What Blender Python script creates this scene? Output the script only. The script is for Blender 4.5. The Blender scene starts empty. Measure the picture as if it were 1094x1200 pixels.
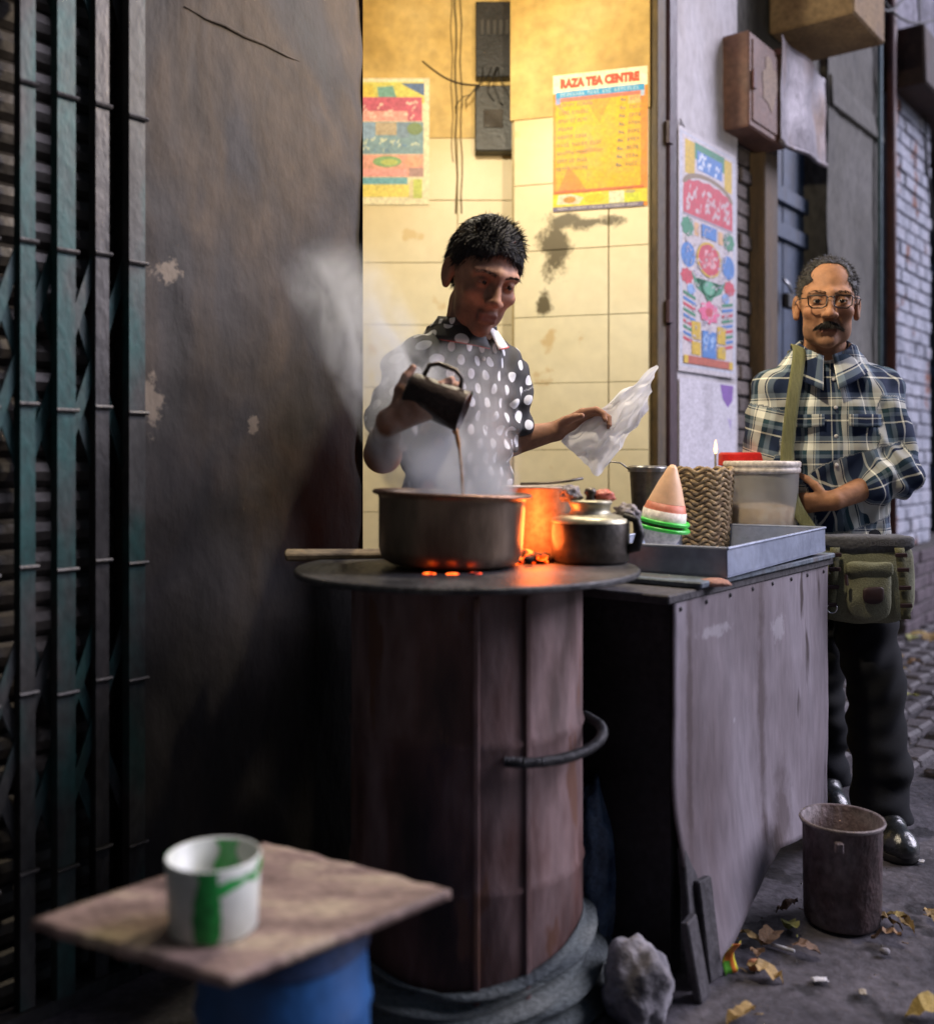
import bpy, bmesh, math, random
import numpy as np
from mathutils import Vector, Matrix, noise as mnoise
random.seed(7); np.random.seed(7)
R = math.radians
scn = bpy.context.scene
COL = scn.collection

# ------------------------------------------------------------------ camera
CX, HY, FPX, CAMZ = 547.0, 535.0, 1200.0, 1.08
cam_d = bpy.data.cameras.new('camera'); cam = bpy.data.objects.new('camera', cam_d); COL.objects.link(cam)
cam.location = (0, 0, CAMZ); cam.rotation_euler = (R(90), 0, 0)
cam_d.sensor_fit = 'VERTICAL'; cam_d.sensor_height = 36; cam_d.sensor_width = 36
cam_d.lens = 36.0; cam_d.shift_y = -65.0/1200; cam_d.clip_start = 0.05; cam_d.clip_end = 500
cam_d.dof.use_dof = True; cam_d.dof.focus_distance = 2.75; cam_d.dof.aperture_fstop = 1.7
scn.camera = cam

# ------------------------------------------------------------------ dusk sky, weak soft sun
world = bpy.data.worlds.new('World'); scn.world = world; world.use_nodes = True
wn = world.node_tree.nodes; wl = world.node_tree.links
bg = wn['Background']; sky = wn.new('ShaderNodeTexSky'); sky.sky_type = 'NISHITA'; sky.sun_disc = False
SUN_EL, SUN_AZ = 33.0, 81.0                         # azimuth measured clockwise from +Y
sky.sun_elevation = R(SUN_EL); sky.sun_rotation = R(SUN_AZ); sky.altitude = 10; sky.dust_density = 0.6; sky.ozone_density = 4.0
wl.new(sky.outputs[0], bg.inputs[0]); bg.inputs[1].default_value = 0.022
sun_d = bpy.data.lights.new('sun', 'SUN'); sun = bpy.data.objects.new('sun', sun_d); COL.objects.link(sun)
sun_d.energy = 2.9; sun_d.angle = R(35); sun_d.color = (0.86, 0.82, 1.0)
sd = Vector((math.sin(R(SUN_AZ))*math.cos(R(SUN_EL)), math.cos(R(SUN_AZ))*math.cos(R(SUN_EL)), math.sin(R(SUN_EL))))
sun.rotation_euler = sd.to_track_quat('Z', 'Y').to_euler(); sun.location = (3, -2, 6)
scn.view_settings.view_transform = 'Standard'; scn.view_settings.look = 'None'
scn.view_settings.exposure = 0.75; scn.view_settings.gamma = 1.0
scn.cycles.use_denoising = True
scn.cycles.volume_step_rate = 2.0; scn.cycles.volume_max_steps = 128
scn.cycles.max_bounces = 6; scn.cycles.transparent_max_bounces = 12

# ------------------------------------------------------------------ helpers: space
def at(px, py, Y):
    return Vector(((px-CX)/FPX*Y, Y, CAMZ-(py-HY)/FPX*Y))
ANG = R(52.0)
FD = Vector((math.cos(ANG), math.sin(ANG), 0)); FI = Vector((-math.sin(ANG), math.cos(ANG), 0))   # along / into the facade
F0 = Vector((-0.27, 2.66, 0))
C0 = Vector((0.4185, 2.11, 0))
def ray_s(px, yin, o):
    k = (px-CX)/FPX
    b = o + FI*yin
    return (k*b.y-b.x)/(FD.x-k*FD.y)
def fs(px, yin=0.0): return ray_s(px, yin, F0)
def fw(s, yin, z=0.0): p = F0+FD*s+FI*yin; return Vector((p.x, p.y, z))
def fz(py, s, yin=0.0):
    Y = fw(s, yin).y; return CAMZ-(py-HY)/FPX*Y
def cw(s, yin, z=0.0): p = C0+FD*s+FI*yin; return Vector((p.x, p.y, z))

WM = {}
def tag(o, label=None, cat=None, group=None, kind=None):
    if label: o['label'] = label
    if cat: o['category'] = cat
    if group: o['group'] = group
    if kind: o['kind'] = kind
    return o
def thing(name, label, cat, loc=(0,0,0), rz=0.0, group=None, rot=None):
    o = bpy.data.objects.new(name, None); COL.objects.link(o); o.empty_display_size = 0.05
    o.location = loc; e = rot if rot else (0,0,rz); o.rotation_euler = e
    from mathutils import Euler
    WM[o.name] = Matrix.Translation(Vector(loc)) @ Euler(e).to_matrix().to_4x4()
    return tag(o, label, cat, group)
def link(name, me, parent=None, mats=(), world_space=False):
    o = bpy.data.objects.new(name, me); COL.objects.link(o)
    for m in mats:
        if m is not None and len(me.materials) < len(mats): me.materials.append(m)
    if parent is not None:
        o.parent = parent
        if world_space: o.matrix_parent_inverse = WM[parent.name].inverted()
        WM[o.name] = WM[parent.name].copy() if not world_space else Matrix()
    else: WM[o.name] = Matrix()
    return o
def empty_world(parent): return WM[parent.name]

class MB:
    def __init__(s): s.v = []; s.f = []; s.m = []
    def poly(s, pts, mi=0):
        n = len(s.v); s.v += [tuple(p) for p in pts]; s.f.append(tuple(range(n, n+len(pts)))); s.m.append(mi)
    def box(s, x0, x1, y0, y1, z0, z1, mi=0, jit=0.0, bev=0.0):
        if bev <= 0:
            n = len(s.v); j = lambda: random.uniform(-jit, jit)
            s.v += [(x+j(), y+j(), z+j()) for z in (z0,z1) for y in (y0,y1) for x in (x0,x1)]
            for q in ((0,2,3,1),(4,5,7,6),(0,1,5,4),(2,6,7,3),(0,4,6,2),(1,3,7,5)):
                s.f.append(tuple(n+i for i in q)); s.m.append(mi)
            return s
        bm = bmesh.new(); bmesh.ops.create_cube(bm, size=1)
        for v in bm.verts:
            v.co = Vector((x0 if v.co.x < 0 else x1, y0 if v.co.y < 0 else y1, z0 if v.co.z < 0 else z1)) + Vector((random.uniform(-jit,jit), random.uniform(-jit,jit), random.uniform(-jit,jit)))
        bmesh.ops.bevel(bm, geom=list(bm.edges), offset=bev, segments=1, affect='EDGES')
        s.bm(bm, mi); return s
    def bm(s, bm, mi=0):
        n = len(s.v); bm.verts.index_update()
        s.v += [tuple(v.co) for v in bm.verts]
        for f in bm.faces: s.f.append(tuple(n+v.index for v in f.verts)); s.m.append(mi)
        bm.free()
    def xf(s, M, n0=0):
        for i in range(n0, len(s.v)): s.v[i] = tuple(M @ Vector(s.v[i]))
        return s
    def tube(s, pts, r, seg=10, mi=0, caps=True, flat=1.0):
        pts = [Vector(p) for p in pts]; rr = r if isinstance(r, (list, tuple)) else [r]*len(pts)
        up = Vector((0,0,1)); n0 = len(s.v); prev = None
        for i, p in enumerate(pts):
            t = (pts[min(i+1, len(pts)-1)]-pts[max(i-1, 0)]).normalized()
            if prev is None:
                a = t.cross(up if abs(t.z) < 0.95 else Vector((1,0,0))).normalized()
            else:
                a = (prev - t*prev.dot(t)).normalized()
            prev = a; b = t.cross(a)
            for k in range(seg):
                q = 2*math.pi*k/seg
                s.v.append(tuple(p + a*math.cos(q)*rr[i] + b*math.sin(q)*rr[i]*flat))
        for i in range(len(pts)-1):
            for k in range(seg):
                k2 = (k+1) % seg
                s.f.append((n0+i*seg+k, n0+i*seg+k2, n0+(i+1)*seg+k2, n0+(i+1)*seg+k)); s.m.append(mi)
        if caps:
            s.f.append(tuple(n0+k for k in reversed(range(seg)))); s.m.append(mi)
            s.f.append(tuple(n0+(len(pts)-1)*seg+k for k in range(seg))); s.m.append(mi)
        return s
    def lathe(s, prof, seg=48, c=(0,0,0), mi=0, wob=0.0, ph=0.0):
        n0 = len(s.v)
        for (r, z) in prof:
            for k in range(seg):
                q = 2*math.pi*k/seg
                w = 1 + wob*(math.sin(2*q+ph)*.6+math.sin(3*q+1+ph+z*9)*.4)
                s.v.append((c[0]+r*w*math.cos(q), c[1]+r*w*math.sin(q), c[2]+z))
        for i in range(len(prof)-1):
            for k in range(seg):
                k2 = (k+1) % seg
                s.f.append((n0+i*seg+k, n0+i*seg+k2, n0+(i+1)*seg+k2, n0+(i+1)*seg+k)); s.m.append(mi)
        return s
    def disc(s, r, z, seg=48, c=(0,0,0), mi=0):
        s.poly([(c[0]+r*math.cos(2*math.pi*k/seg), c[1]+r*math.sin(2*math.pi*k/seg), c[2]+z) for k in range(seg)], mi); return s
    def grid(s, fn, nu, nv, mi=0):
        n0 = len(s.v)
        for j in range(nv+1):
            for i in range(nu+1): s.v.append(tuple(fn(i/nu, j/nv)))
        for j in range(nv):
            for i in range(nu):
                a = n0+j*(nu+1)+i; s.f.append((a, a+1, a+nu+2, a+nu+1)); s.m.append(mi)
        return s
    def mesh(s, name, mats=(), smooth=False):
        me = bpy.data.meshes.new(name); me.from_pydata(s.v, [], s.f)
        for m in mats: me.materials.append(m)
        if len(mats) > 1: me.polygons.foreach_set('material_index', s.m)
        if smooth: me.polygons.foreach_set('use_smooth', [True]*len(me.polygons))
        me.update(); return me
    def build(s, name, mat, parent=None, smooth=False, world_space=False, solid=0.0, autos=False, offset=-1):
        mats = mat if isinstance(mat, (list, tuple)) else (mat,)
        o = link(name, s.mesh(name, mats, smooth or autos), parent, (), world_space)
        if autos: set_auto(o.data)
        if solid: md = o.modifiers.new('solid', 'SOLIDIFY'); md.thickness = solid; md.offset = offset
        return o
def set_auto(me, ang=38):
    bm = bmesh.new(); bm.from_mesh(me)
    for e in bm.edges:
        if len(e.link_faces) == 2 and e.calc_face_angle(0) > R(ang): e.smooth = False
    bm.to_mesh(me); bm.free()
def N3(x, y, z): return mnoise.noise(Vector((x, y, z)))

# ------------------------------------------------------------------ helpers: materials
def lerp3(a, b, t): return tuple(a[i]*(1-t)+b[i]*t for i in range(3))
def newmat(name):
    m = bpy.data.materials.new(name); m.use_nodes = True
    return m, m.node_tree.nodes, m.node_tree.links, m.node_tree.nodes['Principled BSDF']
def ramp(nt, stops, interp='LINEAR'):
    r = nt.new('ShaderNodeValToRGB'); r.color_ramp.interpolation = interp
    els = r.color_ramp.elements
    while len(els) < len(stops): els.new(0.5)
    for e, (p, c) in zip(els, stops): e.position = p; e.color = (*c, 1) if len(c) == 3 else c
    return r
def M(name, cols, scale=6, rough=0.75, metal=0.0, bump=0.25, bscale=None, stretch=(1,1,1), detail=7, spread=(0.3, 0.7), fine=0.35, coord='pos', rvar=0.15, dist=0.0, spec=0.5, speck=None, bdist=0.01):
    m, nt, lk, bs = newmat(name)
    if coord == 'pos': src = nt.new('ShaderNodeNewGeometry').outputs['Position']
    else: src = nt.new('ShaderNodeTexCoord').outputs['Object']
    mp = nt.new('ShaderNodeMapping'); mp.inputs['Scale'].default_value = stretch; lk.new(src, mp.inputs[0])
    n1 = nt.new('ShaderNodeTexNoise'); n1.inputs['Scale'].default_value = scale; n1.inputs['Detail'].default_value = detail; n1.inputs['Distortion'].default_value = dist
    lk.new(mp.outputs[0], n1.inputs['Vector'])
    k = len(cols)
    st = [(spread[0]+(spread[1]-spread[0])*i/max(k-1, 1), c) for i, c in enumerate(cols)]
    rp = ramp(nt, st if k > 1 else st+[(1.0, cols[0])]); lk.new(n1.outputs['Fac'], rp.inputs[0])
    n2 = nt.new('ShaderNodeTexNoise'); n2.inputs['Scale'].default_value = bscale or scale*9; n2.inputs['Detail'].default_value = 5
    lk.new(mp.outputs[0], n2.inputs['Vector'])
    mr = nt.new('ShaderNodeMapRange'); mr.inputs[1].default_value = 0.25; mr.inputs[2].default_value = 0.75; mr.inputs[3].default_value = 1-fine; mr.inputs[4].default_value = 1+fine
    lk.new(n2.outputs['Fac'], mr.inputs[0])
    mx = nt.new('ShaderNodeMix'); mx.data_type = 'RGBA'; mx.blend_type = 'MULTIPLY'; mx.inputs[0].default_value = 1
    lk.new(rp.outputs[0], mx.inputs[6]); lk.new(mr.outputs[0], mx.inputs[7])
    out = mx.outputs[2]
    if speck:
        n3 = nt.new('ShaderNodeTexNoise'); n3.inputs['Scale'].default_value = speck[1]; n3.inputs['Detail'].default_value = 4; lk.new(mp.outputs[0], n3.inputs['Vector'])
        r3 = ramp(nt, [(speck[2], (0,0,0)), (speck[2]+0.04, (1,1,1))]); lk.new(n3.outputs['Fac'], r3.inputs[0])
        m3 = nt.new('ShaderNodeMix'); m3.data_type = 'RGBA'; lk.new(r3.outputs[0], m3.inputs[0]); lk.new(out, m3.inputs[6]); m3.inputs[7].default_value = (*speck[0], 1)
        out = m3.outputs[2]
    lk.new(out, bs.inputs['Base Color'])
    rr = nt.new('ShaderNodeMapRange'); rr.inputs[3].default_value = max(rough-rvar, 0.03); rr.inputs[4].default_value = min(rough+rvar, 1)
    lk.new(n1.outputs['Fac'], rr.inputs[0]); lk.new(rr.outputs[0], bs.inputs['Roughness'])
    bs.inputs['Metallic'].default_value = metal; bs.inputs['Specular IOR Level'].default_value = spec
    if bump:
        b = nt.new('ShaderNodeBump'); b.inputs['Strength'].default_value = bump; b.inputs['Distance'].default_value = bdist
        ad = nt.new('ShaderNodeMath'); ad.operation = 'ADD'; lk.new(n1.outputs['Fac'], ad.inputs[0]); lk.new(n2.outputs['Fac'], ad.inputs[1])
        lk.new(ad.outputs[0], b.inputs['Height']); lk.new(b.outputs[0], bs.inputs['Normal'])
    m['out'] = 1
    return m
def flat(name, col, rough=0.6, metal=0.0, spec=0.4): return M(name, [tuple(c*0.85 for c in col), tuple(min(c*1.12, 1) for c in col)], scale=14, rough=rough, metal=metal, bump=0.05, fine=0.15, spec=spec)
def emit(name, col, strength):
    m, nt, lk, bs = newmat(name)
    bs.inputs['Base Color'].default_value = (*[c*0.3 for c in col], 1); bs.inputs['Emission Color'].default_value = (*col, 1); bs.inputs['Emission Strength'].default_value = strength
    return m
def stain_or_shade(m, spots, col, nscale=9, namp=0.9, soft=0.12, k=1.0):
    """irregular blotches at set places: grime, wear and painted shade (world x, z, half sizes)"""
    nt = m.node_tree.nodes; lk = m.node_tree.links; bs = nt['Principled BSDF']
    src = bs.inputs['Base Color'].links[0].from_socket
    g = nt.new('ShaderNodeNewGeometry'); sp = nt.new('ShaderNodeSeparateXYZ'); lk.new(g.outputs['Position'], sp.inputs[0])
    nz = nt.new('ShaderNodeTexNoise'); nz.inputs['Scale'].default_value = nscale; nz.inputs['Detail'].default_value = 8; nz.inputs['Roughness'].default_value = 0.68; lk.new(g.outputs['Position'], nz.inputs['Vector'])
    acc = None
    def mth(op, a, b=None):
        n = nt.new('ShaderNodeMath'); n.operation = op
        for i, q in enumerate((a, b)):
            if q is None: continue
            if isinstance(q, (int, float)): n.inputs[i].default_value = q
            else: lk.new(q, n.inputs[i])
        return n.outputs[0]
    for (x0, z0, a, b) in spots:
        dx = mth('POWER', mth('DIVIDE', mth('ABSOLUTE', mth('SUBTRACT', sp.outputs[0], x0)), a), 2.0)
        dz = mth('POWER', mth('DIVIDE', mth('ABSOLUTE', mth('SUBTRACT', sp.outputs[2], z0)), b), 2.0)
        d = mth('SQRT', mth('ADD', dx, dz))
        acc = d if acc is None else mth('MINIMUM', acc, d)
    v = mth('ADD', acc, mth('MULTIPLY', mth('SUBTRACT', nz.outputs['Fac'], 0.5), namp*4))
    mr = nt.new('ShaderNodeMapRange'); lk.new(v, mr.inputs[0]); mr.inputs[1].default_value = 1-soft; mr.inputs[2].default_value = 1+soft; mr.inputs[3].default_value = k; mr.inputs[4].default_value = 0
    mx = nt.new('ShaderNodeMix'); mx.data_type = 'RGBA'; lk.new(mr.outputs[0], mx.inputs[0]); lk.new(src, mx.inputs[6]); mx.inputs[7].default_value = (*col, 1)
    lk.new(mx.outputs[2], bs.inputs['Base Color'])
    return m

# ------------------------------------------------------------------ helpers: implicit surfaces
def smin(a, b, k):
    if k <= 0: return np.minimum(a, b)
    h = np.maximum(k-np.abs(a-b), 0)/k
    return np.minimum(a, b)-h*h*k*0.25
def smax(a, b, k): return -smin(-a, -b, k)
class SDF:
    def __init__(s, lo, hi, h):
        s.lo = np.array(lo, float); s.h = h
        s.n = tuple(int(math.ceil((hi[i]-lo[i])/h))+1 for i in range(3))
        s.f = np.full(s.n, 0.5, np.float32)
        s.ax = [(s.lo[i]+np.arange(s.n[i])*h).astype(np.float32) for i in range(3)]
    def reg(s, lo, hi):
        sl = tuple(slice(max(int((lo[i]-s.lo[i])/s.h)-2, 0), max(min(int((hi[i]-s.lo[i])/s.h)+3, s.n[i]), 0)) for i in range(3))
        g = np.meshgrid(*[s.ax[i][sl[i]] for i in range(3)], indexing='ij', sparse=True)
        return sl, g
    def op(s, fn, lo, hi, k=0.0, sub=False):
        sl, (X, Y, Z) = s.reg([l-k for l in lo], [h+k for h in hi])
        if 0 in s.f[sl].shape: return s
        d = fn(X, Y, Z).astype(np.float32)
        s.f[sl] = smax(s.f[sl], -d, k) if sub else smin(s.f[sl], d, k)
        return s
    def cone(s, a, b, ra, rb, k=0.01, sub=False):
        a = np.array(a, float); b = np.array(b, float); ba = b-a; L = float(ba@ba)+1e-12
        def fn(X, Y, Z):
            t = np.clip(((X-a[0])*ba[0]+(Y-a[1])*ba[1]+(Z-a[2])*ba[2])/L, 0, 1)
            return np.sqrt((X-a[0]-t*ba[0])**2+(Y-a[1]-t*ba[1])**2+(Z-a[2]-t*ba[2])**2)-(ra+(rb-ra)*t)
        r = max(ra, rb); return s.op(fn, np.minimum(a, b)-r, np.maximum(a, b)+r, k, sub)
    def ell(s, c, r, k=0.01, sub=False, rot=None):
        c = np.array(c, float); r = np.array(r, float); m = r.min(); Rm = np.array(rot) if rot is not None else None
        def fn(X, Y, Z):
            x, y, z = X-c[0], Y-c[1], Z-c[2]
            if Rm is not None: x, y, z = (Rm[0,0]*x+Rm[1,0]*y+Rm[2,0]*z, Rm[0,1]*x+Rm[1,1]*y+Rm[2,1]*z, Rm[0,2]*x+Rm[1,2]*y+Rm[2,2]*z)
            q = np.sqrt((x/r[0])**2+(y/r[1])**2+(z/r[2])**2)
            g = np.sqrt((x/r[0]**2)**2+(y/r[1]**2)**2+(z/r[2]**2)**2)+1e-9
            return q*(q-1)/g
        rr = np.full(3, r.max()) if Rm is not None else r
        return s.op(fn, c-rr, c+rr, k, sub)
    def mesh(s):
        f = s.f; ins = f < 0
        nx, ny, nz = f.shape
        c = np.zeros((nx-1, ny-1, nz-1), np.uint8)
        for dx in (0,1):
            for dy in (0,1):
                for dz in (0,1): c += ins[dx:nx-1+dx, dy:ny-1+dy, dz:nz-1+dz]
        act = np.argwhere((c > 0) & (c < 8)); idx = np.full(c.shape, -1, np.int64); idx[tuple(act.T)] = np.arange(len(act))
        cor = [(dx,dy,dz) for dx in (0,1) for dy in (0,1) for dz in (0,1)]
        val = {q: f[act[:,0]+q[0], act[:,1]+q[1], act[:,2]+q[2]] for q in cor}
        acc = np.zeros((len(act), 3)); cnt = np.zeros(len(act))
        for q in cor:
            for ax in range(3):
                if q[ax]: continue
                q2 = list(q); q2[ax] = 1; q2 = tuple(q2)
                a, b = val[q], val[q2]; cr = (a < 0) != (b < 0)
                t = np.where(cr, a/(a-b+1e-12), 0)
                p = np.tile(np.array(q, float), (len(act), 1)); p[:, ax] += t
                acc[cr] += p[cr]; cnt[cr] += 1
        V = s.lo+s.h*(act+acc/cnt[:, None])
        Fs = []
        for ax in range(3):
            a, b = [i for i in range(3) if i != ax]
            sl0 = [slice(None)]*3; sl1 = [slice(None)]*3; sl0[ax] = slice(0, -1); sl1[ax] = slice(1, None)
            e = np.argwhere(ins[tuple(sl0)] != ins[tuple(sl1)])
            e = e[(e[:, a] > 0) & (e[:, b] > 0) & (e[:, a] < f.shape[a]-1) & (e[:, b] < f.shape[b]-1)]
            def cell(da, db):
                q = e.copy(); q[:, a] += da; q[:, b] += db; return idx[tuple(q.T)]
            Q = np.stack([cell(-1,-1), cell(0,-1), cell(0,0), cell(-1,0)], 1)
            neg = ins[tuple(e.T)]
            flip = neg if ax != 1 else ~neg
            Q[~flip] = Q[~flip][:, ::-1]
            Fs.append(Q)
        Fq = np.concatenate(Fs); Fq = Fq[(Fq >= 0).all(1)]
        return V, Fq
def np_mesh(name, V, Fq, mats=(), smooth=True):
    me = bpy.data.meshes.new(name)
    me.vertices.add(len(V)); me.vertices.foreach_set('co', np.asarray(V, np.float32).ravel())
    k = Fq.shape[1]; me.loops.add(len(Fq)*k); me.loops.foreach_set('vertex_index', Fq.astype(np.int32).ravel())
    me.polygons.add(len(Fq)); me.polygons.foreach_set('loop_start', np.arange(0, len(Fq)*k, k, dtype=np.int32))
    for m in mats: me.materials.append(m)
    me.update(calc_edges=True); me.polygons.foreach_set('use_smooth', np.full(len(Fq), smooth)); me.validate(); me.update()
    return me
def add_attr(me, name, arr, kind='FLOAT_VECTOR'):
    at_ = me.attributes.new(name, kind, 'POINT')
    at_.data.foreach_set('color' if kind == 'FLOAT_COLOR' else 'vector', np.asarray(arr, np.float32).ravel())
def text_mesh(txt, size, mat, parent, loc, name='lettering', width=None, bold=0.0, rot=(math.pi/2,0,0), depth=0.0):
    cu = bpy.data.curves.new('t', 'FONT'); cu.body = txt; cu.size = size; cu.align_x = 'LEFT'; cu.resolution_u = 2; cu.offset = bold; cu.extrude = depth
    ob = bpy.data.objects.new('t', cu); COL.objects.link(ob)
    dg = bpy.context.evaluated_depsgraph_get(); me = bpy.data.meshes.new_from_object(ob.evaluated_get(dg))
    bpy.data.objects.remove(ob); bpy.data.curves.remove(cu)
    n = len(me.vertices); co = np.empty(n*3, np.float32); me.vertices.foreach_get('co', co); co = co.reshape(-1, 3)
    if width and n: co[:, 0] *= width/max(co[:, 0].max()-co[:, 0].min(), 1e-6)
    me.vertices.foreach_set('co', co.ravel()); me.materials.clear(); me.materials.append(mat); me.update()
    o = link(name, me, parent); o.location = loc; o.rotation_euler = rot
    return o
# ================================================================== materials of the place
m_ground = M('pavement_cement', [(0.02,0.018,0.022),(0.05,0.045,0.052),(0.095,0.085,0.095)], scale=2.6, rough=0.6, rvar=.35, bump=0.5, bscale=40, fine=0.5, detail=9, spread=(0.32,0.68), speck=((0.012,0.01,0.012), 7, 0.6))
m_stone = M('paving_stone', [(0.03,0.026,0.03),(0.075,0.064,0.07)], scale=5, rough=0.7, bump=0.5, bscale=60, fine=0.5)
m_plaster = M('sooty_shaded_plaster', [(0.009,0.008,0.008),(0.022,0.018,0.017),(0.046,0.033,0.023),(0.032,0.030,0.032)], scale=2.4, stretch=(1.3,1.3,0.75), rough=0.8, bump=0.7, bscale=15, detail=10, fine=0.35, dist=0.9, spread=(0.3,0.72))
stain_or_shade(m_plaster, [(at(216,480,2.4).x, at(216,480,2.4).z, .014,.045), (at(198,548,2.4).x, at(198,548,2.4).z, .013,.022), (at(190,398,2.4).x, at(190,398,2.4).z, .012,.012), (at(240,345,2.5).x, at(240,345,2.5).z, .02,.02), (at(320,500,2.6).x, at(320,500,2.6).z, .008,.02)], (0.26,0.21,0.16), nscale=26, namp=1.3, soft=.25, k=.6)
stain_or_shade(m_plaster, [(-.30, .35, .26, .62), (-.22,.2,.5,.3)], (0.006,0.005,0.005), nscale=3, namp=.35, soft=.75, k=.95)  # shade below the stove plate painted into the wall foot, together with soot
m_patch = M('pale_plaster', [(0.16,0.13,0.10),(0.34,0.28,0.21)], scale=20, bump=0.5)
m_tile = M('glazed_tile', [(0.76,0.70,0.50),(0.84,0.79,0.62)], scale=2.2, rough=0.42, bump=0.05, fine=0.06, detail=5, rvar=0.08, speck=((0.66,0.52,0.3), 5, 0.66))
stain_or_shade(m_tile, [(0.0, 2.75, 2.2, 0.75)], (0.55,0.38,0.13), nscale=3, namp=.12, soft=.55, k=.85)
m_ochre = M('ochre_paint', [(0.36,0.22,0.05),(0.52,0.34,0.10),(0.60,0.43,0.17)], scale=2.4, rough=0.6, bump=0.25, fine=0.2, detail=8)
m_grout = flat('grout', (0.36,0.29,0.16), 0.9)
m_dark = M('dark_interior', [(0.015,0.012,0.011),(0.04,0.033,0.03)], scale=4, rough=0.9)
m_gate = M('teal_gate_paint', [(0.007,0.030,0.029),(0.011,0.052,0.049),(0.038,0.038,0.037),(0.015,0.013,0.012)], scale=6, stretch=(1,1,0.5), rough=0.55, bump=0.15, bscale=70, fine=0.4, detail=8, metal=0.2)
m_gate2 = M('worn_gate_steel', [(0.013,0.012,0.013),(0.042,0.040,0.041),(0.066,0.058,0.055)], scale=7, stretch=(1,1,0.4), rough=0.5, bump=0.3, fine=0.4, metal=0.35)
m_shut = M('rolling_shutter', [(0.02,0.017,0.015),(0.08,0.068,0.058)], scale=5, rough=0.5, metal=0.3, bump=0.2)
m_white = M('whitewashed_plaster', [(0.26,0.23,0.22),(0.44,0.41,0.42),(0.52,0.50,0.53)], scale=3, rough=0.75, bump=0.4, bscale=30, fine=0.15, detail=9, spread=(0.25,0.55), stretch=(1,1,0.6))
m_jamb = M('dark_door_post', [(0.018,0.009,0.012),(0.05,0.02,0.03)], scale=6, stretch=(1,1,0.3), rough=0.5, bump=0.3)
m_brown = M('brown_wood', [(0.05,0.03,0.014),(0.12,0.075,0.035)], scale=8, stretch=(3,3,0.4), rough=0.7, bump=0.4)
m_brick = M('grey_brick', [(0.07,0.055,0.05),(0.16,0.13,0.115)], scale=9, rough=0.85, bump=0.6, bscale=50, fine=0.4)
m_mortar = M('mortar', [(0.045,0.04,0.038),(0.09,0.08,0.075)], scale=12, rough=0.95, bump=0.5)
m_wbrick = M('pale_blue_brick', [(0.20,0.21,0.26),(0.38,0.40,0.47),(0.46,0.46,0.52)], scale=7, rough=0.85, bump=0.6, bscale=45, fine=0.35, speck=((0.22,0.09,0.06), 4, 0.63))
m_wmortar = M('pale_mortar', [(0.12,0.12,0.15),(0.24,0.24,0.28)], scale=14, rough=0.95, bump=0.5)
m_bluedoor = M('blue_black_door', [(0.012,0.022,0.045),(0.03,0.055,0.105),(0.05,0.07,0.11)], scale=6, stretch=(2,2,0.4), rough=0.55, bump=0.3, fine=0.4)
m_grey = M('grey_cement', [(0.045,0.043,0.036),(0.09,0.085,0.072),(0.13,0.125,0.115)], scale=3.2, stretch=(1,1,0.5), rough=0.85, bump=0.6, bscale=30, fine=0.4, detail=9)
m_slab = M('stained_slab', [(0.16,0.095,0.045),(0.30,0.20,0.10)], scale=5, rough=0.85, bump=0.5)
m_upper = M('flaking_upper_wall', [(0.10,0.095,0.12),(0.24,0.23,0.28),(0.32,0.31,0.36)], scale=6, rough=0.9, bump=0.9, bscale=26, detail=10, fine=0.5)
m_rust = M('rust_brown_box', [(0.085,0.042,0.032),(0.15,0.075,0.052),(0.14,0.085,0.065)], scale=5, rough=0.65, bump=0.3, fine=0.3)
m_tin = M('purple_grey_tin', [(0.10,0.085,0.10),(0.20,0.18,0.20),(0.16,0.10,0.07)], scale=5, stretch=(1,1,0.5), rough=0.55, metal=0.3, bump=0.4, fine=0.4)
m_pipe = M('red_brown_pipe', [(0.06,0.018,0.015),(0.13,0.045,0.035)], scale=10, rough=0.6, bump=0.2)
m_black = M('black_plastic', [(0.008,0.008,0.008),(0.02,0.018,0.017)], scale=10, rough=0.5, bump=0.2)
m_wire = flat('cable_black', (0.012,0.011,0.01), 0.6)
m_plinth = M('plinth_brick', [(0.05,0.036,0.045),(0.13,0.098,0.115)], scale=8, rough=0.9, bump=0.7, bscale=40, fine=0.5)

# ================================================================== ground
g = MB()
xs = [-60,-20,-6]+[-3+0.15*i for i in range(55)]+[7,12,30,80]; ys = [-40,-10,-3]+[-0.5+0.15*i for i in range(60)]+[10,15,40,90]
nn = len(xs)
for y in ys:
    for x in xs:
        g.v.append((x, y, 0.006*N3(x*1.7, y*1.7, 0)-0.004))
for j in range(len(ys)-1):
    for i in range(nn-1):
        g.f.append((j*nn+i, j*nn+i+1, (j+1)*nn+i+1, (j+1)*nn+i)); g.m.append(0)
ground = g.build('ground', m_ground, smooth=True); tag(ground, 'dark cement pavement strewn with leaves and litter', kind='structure')
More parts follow.
